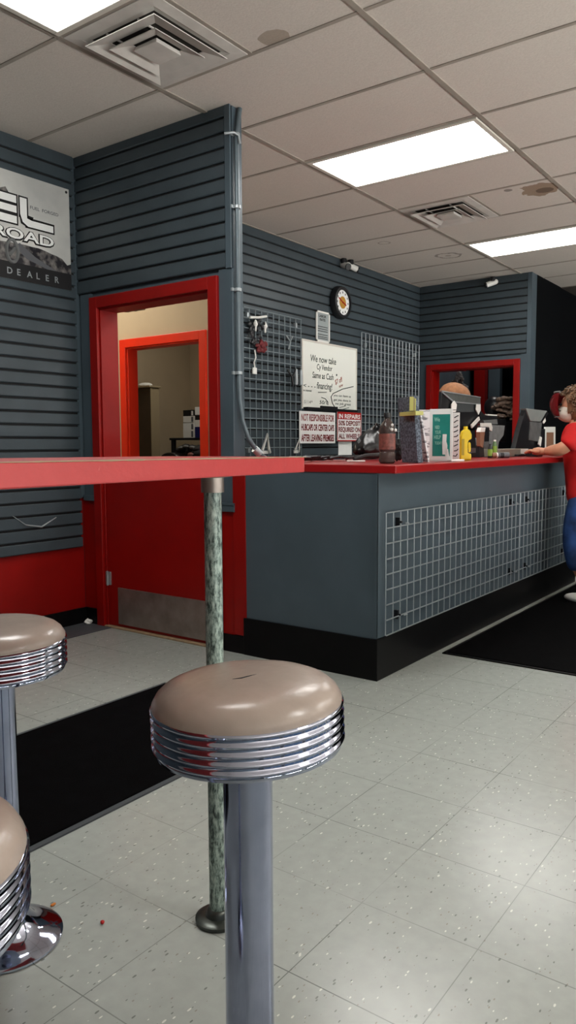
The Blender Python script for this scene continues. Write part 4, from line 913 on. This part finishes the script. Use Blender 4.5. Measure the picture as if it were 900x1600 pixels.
mb = MB(); textmb(mb, 'FUEL  FORGED', (pw(47, 325).x, yP, pw(47, 325).z - .004), U, V, .018, .0012, fit=pw(91, 335).x - pw(47, 325).x, bold=.01); mb.build('small_lettering', M['inkgrey'], t_)
mb = MB(); xa_, xb_ = pw(11, 425).x, pw(92, 440).x
for i, ch in enumerate('DEALER'): textmb(mb, ch, (xa_ + (xb_ - xa_ - .03) * i / 5, yP, 2.088), U, V, .036, .0022, bold=.02)
mb.build('lettering', M['wire'], t_)
mb = MB()
for (x, z) in ((x1 - .02, z1 - .02), (x1 - .02, z0 + .02)): mb.lathe([(0, -.002), (.008, -.002), (.008, 0), (0, 0)], 12, (x, yP, z), 'y')
mb.build('grommet', M['ink'], t_)
# scuffs on the slat wall
tag(MB().tube([(*on(20, 806, 1, YL - .010).xy, on(20, 806, 1, YL).z), (*on(40, 820, 1, YL - .010).xy, on(40, 820, 1, YL).z), (*on(65, 823, 1, YL - .010).xy, on(65, 823, 1, YL).z), (*on(88, 808, 1, YL - .010).xy, on(88, 808, 1, YL).z)], [.002, .004, .0055, .003], 6).build('scrape_mark', M['wire']), 'pale curved scrape on the lower slats of the left wall', 'scrape')

# ------------------------------------------------------------------ mats
def matobj(x0, x1, y0, y1, label):
    t__ = thing('floor_mat', label, 'mat', (x0, y0, 0))
    MB().box(x0 + .02, x1 - .02, y0 + .02, y1 - .02, .0005, .010).build('carpet', M['mat'], t__, bevel=.003)
    e_ = MB(); e_.box(x0, x1, y0, y0 + .02, .0005, .006); e_.box(x0, x1, y1 - .02, y1, .0005, .006); e_.box(x0, x0 + .02, y0, y1, .0005, .006); e_.box(x1 - .02, x1, y0, y1, .0005, .006)
    e_.build('border', M['matedge'] if x0 < 2 else M['black'], t__)
matobj(.3, 2.50, 1.775, 2.56, 'black carpet floor mat before the dutch door, behind the stools')
matobj(3.735, 8.4, .55, 1.715, 'large black floor mat in front of the counter')

# ------------------------------------------------------------------ TABLE
d_ = Vector((.869, .137, 0)).normalized(); n_ = Vector((-d_.y, d_.x, 0))
R0 = Vector((1.432, .996, 0))
t_ = thing('bar_table', 'red topped standing table with a worn pipe leg', 'table', (1.28, 1.17, 0))
def tf(u, v, w): # u: along (0 at right end, negative to the left); v: depth; w: z
    p_ = R0 + d_ * u + n_ * v; return Vector((p_.x, p_.y, w - u * .0082))
L_ = 2.4; mb = MB()
cs = [(-L_, 0), (-.012, 0), (0, .012), (0, .40), (-L_, .40)]
A = [mb.bm.verts.new(tf(u, v, 1.0585)) for u, v in cs]; B = [mb.bm.verts.new(tf(u, v, 1.0935)) for u, v in cs]
for i in range(5): mb.bm.faces.new((A[i], A[(i + 1) % 5], B[(i + 1) % 5], B[i]))
mb.bm.faces.new(A[::-1]); mb.bm.faces.new(B); mb.build('tabletop', M['tabled'], t_, bevel=.0025)
# chipped pale edge line
mb = MB(); N_ = 150
mb.tube([tf(-.004 - 1.25 * i / N_, -.0002, 1.0928) for i in range(N_ + 1)], [.0006 + .0022 * max(0, noise.noise(Vector((i * .17, 3.1, 0)))) + .0005 * random.random() for i in range(N_ + 1)], 6)
mb.build('worn_edge', M['tan'], t_)
PB = on(341, 1437, 2, 0); PX, PY = PB.x, PB.y
def ppole(px, x, y):
    c_ = Vector((x, y, 0))
    MB().lathe([(.0, 1.015), (.026, 1.015), (.026, 1.048), (.055, 1.052), (.055, 1.062 - .0082 * px), (0, 1.062 - .0082 * px)], 28, c_).build('top_flange', M['steel'], t_, smooth=True)
    MB().lathe([(0, .012), (.020, .012), (.020, 1.03), (0, 1.03)], 32, c_).build('leg', M['pole'], t_, smooth=True)
    MB().lathe([(0, .0), (.052, 0), (.054, .004), (.054, .010), (.046, .014), (.030, .015), (.027, .026), (.024, .030), (.021, .032), (0, .032)], 32, c_).build('base_flange', mat('flange_dark', srgb(78, 82, 78), .3, metal=.7, var=.3), t_, smooth=True)
ppole(0, PX, PY); ppole(-1.6 if False else 0, PX - 1.75, PY - .26)

# ------------------------------------------------------------------ STOOLS
SH = .690; SR = .168
def make_stool():
    t__ = thing('bar_stool', '', 'stool', (0, 0, 0), 'chrome column stools')
    prof = [(0, .752), (.06, .7518), (.10, .7500), (.120, .7465), (.134, .7405), (.144, .732), (.1505, .721), (.1518, .712), (.148, .706), (0, .706)]
    MB().lathe([(r, z - .72) for r, z in prof], 72, (0, 0, 0)).build('seat', M['vinyl'], t__, smooth=True).location = (0, 0, .72)
    # ribbed chrome band
    pr = [(.145, .712 - .72)]
    z = .716 - .72; nrib = 5; hR = .0138
    for i in range(nrib):
        zz = z - i * hR
        pr += [(.1510, zz - .0005), (.1532, zz - .002), (.1540, zz - .0040), (.1532, zz - .006), (.1502, zz - .0075), (.1490, zz - .0095), (.1496, zz - .0115)]
    zb = z - nrib * hR
    pr += [(.149, zb - .002), (.138, zb - .005), (.05, zb - .006), (0, zb - .006)]
    MB().lathe(pr, 96).build('seat_band', M['chrome'], t__, smooth=True).location = (0, 0, .72)
    zb += .72
    MB().lathe([(0, .03), (.0405, .03), (.0398, .3), (.0398, zb - .0), (0, zb - .0)], 48).build('column', M['chromecol'], t__, smooth=True)
    MB().lathe([(0, 0), (.123, 0), (.126, .003), (.126, .008), (.120, .012), (.105, .017), (.086, .026), (.070, .038), (.056, .058), (.0455, .085), (.0415, .11), (0, .11)], 64).build('base', M['chrome'], t__, smooth=True)
    return t__
s0 = make_stool()
spots = [((.920, .757), 'chrome column bar stool with tan round seat, whole in the centre foreground'), ((.950, 1.500), 'chrome bar stool with tan seat at the left edge, behind the table'), ((.328, .755), 'nearest chrome bar stool, cut off at the bottom left corner')]
for i, (p_, lab) in enumerate(spots):
    o = s0 if i == 0 else copy_tree(s0)
    o.location = (p_[0], p_[1], 0); o.rotation_euler = (0, 0, i * 1.1); o['label'] = lab
for o in [x for x in C.objects if x.parent and x.parent.name.startswith('bar_stool')]:
    o.matrix_parent_inverse = Matrix.Identity(4)
    if abs(o.parent.location.y - 1.5) < .01 and o.name.split('.')[0] in ('seat', 'seat_band'): o.location.z -= .018
# small tear in the centre stool seat; this seat sits slightly tilted
tr = MB().tube([(-.022, .004, 0.0315), (-.008, .0, 0.0322), (.004, .003, 0.0322), (.022, .008, 0.0314)], [.0008, .0014, .0012, .0006], 5).build('seat_tear', M['ink'], s0)
tr.matrix_parent_inverse = Matrix.Identity(4); tr.location = (0, 0, .72)
for ch in [x for x in C.objects if x.parent == s0 and x.name.split('.')[0] in ('seat', 'seat_band', 'seat_tear')]:
    ch.rotation_mode = 'QUATERNION'; ch.rotation_quaternion = Matrix.Rotation(math.radians(-2.0), 3, Vector((.8, .59, 0))).to_quaternion() @ (Matrix.Rotation(-.5, 3, 'Z').to_quaternion() if ch == tr else Matrix.Identity(3).to_quaternion())
# litter
c = on(160, 1444, 2, 0); tag(MB().ball((c.x, c.y, .005), .005, 2, (1, 1, .9), .2).build('red_bead', M['inkred'], smooth=True), 'tiny red bead lying on the floor below the stool base', 'bead')
c = on(83, 1415, 2, 0); tag(MB().ball((c.x, c.y, .003), .006, 2, (1.2, .8, .5), .5).build('orange_crumb', mat('crumb_orange', srgb(186, 110, 40), .8)), 'orange crumb on the floor beside the left stool base', 'crumb')
c = on(135, 975, 2, 0); tag(MB().ball((c.x, c.y - .02, .018), .022, 2, (1.2, .8, .75), .7, 50).build('crumpled_paper', M['white']), 'crumpled white paper scrap at the left wall baseboard', 'scrap')

# ------------------------------------------------------------------ PERSON
X0, Y0 = 5.60, 1.50
P = thing('person', 'person with curly hair, red shirt, jeans and face mask leaning on the counter', 'person', (X0, Y0, 0))
# local frame: forward = +Y, person's left = -X
def L3(x, y, z, *r): return (X0 + x, Y0 + y, z) + r
body = [L3(0, -.03, .78, .12, .11), L3(0, -.01, .95, .12, .11), L3(0, .02, 1.10, .13, .10), L3(0, .045, 1.20, .11, .085), L3(0, .07, 1.27, .05, .05), L3(0, .09, 1.315, .05, .05),
        L3(0, .10, 1.37, .072, .085), L3(0, .10, 1.425, .07, .085), L3(0, .09, 1.46, .045, .055),
        L3(-.16, .03, 1.20, .055), L3(-.215, .04, 1.13, .047), L3(-.235, .10, 1.078, .050), L3(-.20, .17, 1.074, .044), L3(-.16, .235, 1.066, .026),
        L3(.16, .03, 1.20, .055), L3(.215, .05, 1.13, .047), L3(.22, .12, 1.072, .040), L3(.15, .20, 1.066, .036), L3(.08, .25, 1.066, .025),
        L3(-.09, .0, .68, .085), L3(-.10, .05, .45, .058), L3(-.10, -.0, .24, .045), L3(-.10, -.08, .09, .034), L3(-.10, -.04, .045, .032), L3(-.10, .04, .03, .028),
        L3(.09, -.03, .68, .085), L3(.10, -.02, .45, .058), L3(.10, -.08, .24, .045), L3(.10, -.13, .09, .034), L3(.10, -.09, .045, .032), L3(.10, .0, .03, .028)]
edges = [(0, 1), (1, 2), (2, 3), (3, 4), (4, 5), (5, 6), (6, 7), (7, 8), (3, 9), (9, 10), (10, 11), (11, 12), (12, 13), (3, 14), (14, 15), (15, 16), (16, 17), (17, 18), (0, 19), (19, 20), (20, 21), (21, 22), (22, 23), (23, 24), (0, 25), (25, 26), (26, 27), (27, 28), (28, 29), (29, 30)]
b_ = skin('body', body, edges, M['skin'], P)
# hands with fingers, joined to the body mesh
bm = bmesh.new(); bm.from_mesh(b_.data)
def hand(w, d, up, flip):
    w = Vector(w); d = Vector(d).normalized(); s = d.cross(Vector(up)).normalized() * flip; u_ = Vector((0, 0, 1))
    mb_ = MB(); mb_.bm.free(); mb_.bm = bm
    mb_.tube([w - d * .02, w + d * .02, w + d * .055, w + d * .085], [.020, .027, .030, .022], 10)
    for i, (o_, ln) in enumerate(((-.024, .062), (-.008, .072), (.008, .068), (.023, .052))):
        a = w + d * .078 + s * o_; mb_.tube([a, a + d * ln * .45 + u_ * .004, a + d * ln * .8 - u_ * .008, a + d * ln - u_ * .018], [.010, .009, .0085, .006], 8)
    a = w + d * .03 - s * .024; mb_.tube([a, a - s * .022 + d * .02, a - s * .032 + d * .045], [.012, .010, .007], 8)
hand((X0 - .16, Y0 + .235, 1.066), (.12, 1, .04), (0, 0, 1), 1)
hand((X0 + .08, Y0 + .25, 1.066), (-.5, .8, 0), (0, 0, 1), -1)
# ear, nose
mb_ = MB(); mb_.bm.free(); mb_.bm = bm
mb_.ball((X0 - .078, Y0 + .09, 1.375), .026, 2, (.35, .8, 1.2)); mb_.ball((X0 + .078, Y0 + .09, 1.375), .026, 2, (.35, .8, 1.2)); mb_.ball((X0, Y0 + .19, 1.375), .016, 2, (.8, 1.2, 1.2))
bm.to_mesh(b_.data); bm.free()
for p_ in b_.data.polygons: p_.use_smooth = True
MB().ball((X0 - .034, Y0 + .173, 1.398), .010, 2).ball((X0 + .034, Y0 + .173, 1.398), .010, 2).build('eyes', M['ink'], P, smooth=True)
# shirt
sh = [L3(0, -.02, .66, .165, .145), L3(0, -.01, .80, .165, .145), L3(0, .01, .95, .155, .14), L3(0, .03, 1.08, .155, .135), L3(0, .045, 1.18, .135, .115), L3(0, .065, 1.25, .075, .075), L3(-.155, .03, 1.205, .072), L3(-.222, .045, 1.125, .070), L3(-.234, .075, 1.095, .064), L3(.155, .03, 1.205, .072), L3(.222, .05, 1.125, .070), L3(.228, .085, 1.095, .064)]
skin('shirt', sh, [(0, 1), (1, 2), (2, 3), (3, 4), (4, 5), (4, 6), (6, 7), (7, 8), (4, 9), (9, 10), (10, 11)], M['shirt'], P, sub=3)
jn = [L3(0, -.02, .86, .14, .12), L3(0, -.02, .76, .15, .135), L3(-.085, .0, .62, .115), L3(-.10, .03, .43, .095), L3(-.10, -.01, .22, .08), L3(.085, -.03, .62, .115), L3(.10, -.02, .43, .092), L3(.10, -.08, .22, .08)]
skin('jeans', jn, [(0, 1), (1, 2), (2, 3), (3, 4), (1, 5), (5, 6), (6, 7)], M['jeans'], P, sub=3)
for s in (-1, 1):
    yo = 0 if s < 0 else -.05
    MB().ball((X0 + s * .10, Y0 - .02 + yo, .038), .046, 3, (.9, 2.5, .78), 0).build('shoe', M['white'], P, smooth=True)
# hair
m_ = MB(); hc = Vector((X0, Y0 + .065, 1.42))
bmesh.ops.create_icosphere(m_.bm, subdivisions=4, radius=1)
for v in m_.bm.verts:
    n0 = v.co.copy(); r_ = 1 + .10 * noise.noise(n0 * 4) + .06 * noise.noise(n0 * 9)
    y_ = n0.y * .112 if n0.y > 0 else n0.y * .135
    z_ = n0.z * (.098 if n0.z > 0 else .145)
    if n0.y > .35 and n0.z < .45: y_ = min(y_, .045 + .05 * max(0, n0.z))
    v.co = hc + Vector((n0.x * .108 * r_, y_ * r_, z_ * r_))
for i in range(260):
    n0 = Vector((random.gauss(0, 1), random.gauss(0, 1), random.gauss(0, 1))).normalized()
    if n0.y > .25 and n0.z < .45: continue
    base_ = hc + Vector((n0.x * .106, n0.y * (.11 if n0.y > 0 else .132), n0.z * (.098 if n0.z > 0 else .145)))
    t1 = n0.orthogonal().normalized(); t2 = n0.cross(t1); ph = random.random() * 6; rr_ = random.uniform(.010, .018)
    m_.tube([base_ + n0 * (.002 + .004 * k) + (t1 * math.cos(ph + k * 1.25) + t2 * math.sin(ph + k * 1.25)) * rr_ for k in range(6)], .0050, 5)
m_.build('hair', M['hair'], P, smooth=True)
# mask
m_ = MB(); bmesh.ops.create_icosphere(m_.bm, subdivisions=3, radius=1)
for v in m_.bm.verts:
    x, y, z = v.co; v.co = Vector((X0 + x * .080, Y0 + .128 + max(y, -.5) * (.090 - .02 * abs(z)) , 1.335 + z * .064))
mk = m_.build('face_mask', M['maskc'], P, smooth=True)
m_ = MB()
for k in range(10):
    a = random.uniform(-1.2, 1.2); z_ = random.uniform(-.03, .03); rr = .086
    pts = []
    for j in range(4):
        aa = a + j * .16; zz = z_ + random.uniform(-.012, .012); y_ = math.cos(aa) * .086 * math.sqrt(max(.05, 1 - (zz / .064) ** 2)); x_ = math.sin(aa) * .081 * math.sqrt(max(.05, 1 - (zz / .064) ** 2))
        pts.append((X0 + x_, Y0 + .130 + y_, 1.335 + zz))
    m_.tube(pts, .0035, 5)
m_.build('mask_pattern', M['masklines'], P)
MB().tube([(X0 - .078, Y0 + .12, 1.35), (X0 - .084, Y0 + .08, 1.37), (X0 - .084, Y0 + .062, 1.385)], .0025, 5).tube([(X0 + .078, Y0 + .12, 1.35), (X0 + .084, Y0 + .08, 1.37)], .0025, 5).build('ear_loop', M['maskc'], P)
# face shield: curved translucent shell with pale rim
m_ = MB(); rim = []; W_ = []
for j in range(9):
    tz = j / 8; z_ = 1.485 - .175 * tz; bulge = .055 + .055 * math.sin(PI * min(1, tz * .8 + .12)); row = []
    for i in range(17):
        a = -1.15 + 2.3 * i / 16; row.append(m_.bm.verts.new((X0 + math.sin(a) * .10, Y0 + .12 + math.cos(a) * (bulge + .03), z_)))
    W_.append(row)
for j in range(8):
    for i in range(16): m_.bm.faces.new((W_[j][i], W_[j][i + 1], W_[j + 1][i + 1], W_[j + 1][i]))
rim = [W_[j][8].co.copy() for j in range(9)]; side = [W_[8][i].co.copy() for i in range(17)]; top = [W_[0][i].co.copy() for i in range(17)]
fs_ = m_.build('face_shield', M['shield'], P, smooth=True); so = fs_.modifiers.new('t', 'SOLIDIFY'); so.thickness = .002
MB().tube(top, .007, 6).tube(side, .004, 6).build('shield_band', M['greyplastic'], P, smooth=True)

# ------------------------------------------------------------------ camera, world, lights
cam = bpy.data.cameras.new('camera'); co = bpy.data.objects.new('camera', cam); C.objects.link(co)
cx_ = Vector((RX.x, RY.x, RZ.x)); cy_ = Vector((RX.y, RY.y, RZ.y)); cz_ = Vector((RX.z, RY.z, RZ.z))
mt_ = Matrix((( cx_.x, -cy_.x, -cz_.x, 0), (cx_.y, -cy_.y, -cz_.y, 0), (cx_.z, -cy_.z, -cz_.z, HC), (0, 0, 0, 1)))
co.matrix_world = mt_; cam.sensor_fit = 'VERTICAL'; cam.sensor_height = 24; cam.lens = 24 * F / 1600; cam.clip_start = .02
sc = bpy.context.scene; sc.camera = co
w = bpy.data.worlds.new('world'); sc.world = w; w.use_nodes = True; nt = w.node_tree; bg = nt.nodes['Background']
sk = nt.nodes.new('ShaderNodeTexSky'); sk.sky_type = 'HOSEK_WILKIE'; sk.turbidity = 4; sk.sun_direction = Vector((.3, .7, .6)).normalized(); nt.links.new(sk.outputs[0], bg.inputs[0]); bg.inputs[1].default_value = 1.2
def area(name, loc, rot, sx, sy, power, col):
    l = bpy.data.lights.new(name, 'AREA'); l.shape = 'RECTANGLE'; l.size = sx; l.size_y = sy; l.energy = power; l.color = col
    o = bpy.data.objects.new(name, l); C.objects.link(o); o.location = loc; o.rotation_euler = rot; return o
# daylight entering through each storefront window
for a, b in WX: area('window_daylight', ((a + b) / 2, YF - .16, 1.475), (PI / 2, 0, PI), b - a - .1, 1.9, 150, (.72, .84, 1.0)).data.cycles.is_portal = False
for a, b in WX: area('ceiling_fill', ((a + b) / 2, YF - .7, .25), (PI - math.radians(40), 0, 0), b - a - .1, .9, 290, (1.0, .98, .94))  # added fill lights aimed up through the windows to brighten the ceiling
# lamps of the hall and back office (behind the doors)
area('stockroom_fill', (8.6, 3.3, ZC - .01), (0, 0, 0), .3, .3, 5, (1, .95, .9))  # added weak fill, lifts the red inner frame out of the dark
area('hall_lamp', (3.8, 5.2, ZC - .01), (0, 0, 0), .5, 1.0, 18, (1, .9, .75))
area('office_lamp', (5.6, 5.2, ZC - .01), (0, 0, 0), .5, 1.0, 11, (1, .93, .82))
sc.view_settings.view_transform = 'Standard'; sc.view_settings.look = 'None'; sc.view_settings.gamma = 1; sc.view_settings.use_curve_mapping = False
sc.view_settings.exposure = 0.52
sc.cycles.use_denoising = True
sc.cycles.max_bounces = 8; sc.cycles.caustics_reflective = False; sc.cycles.caustics_refractive = False
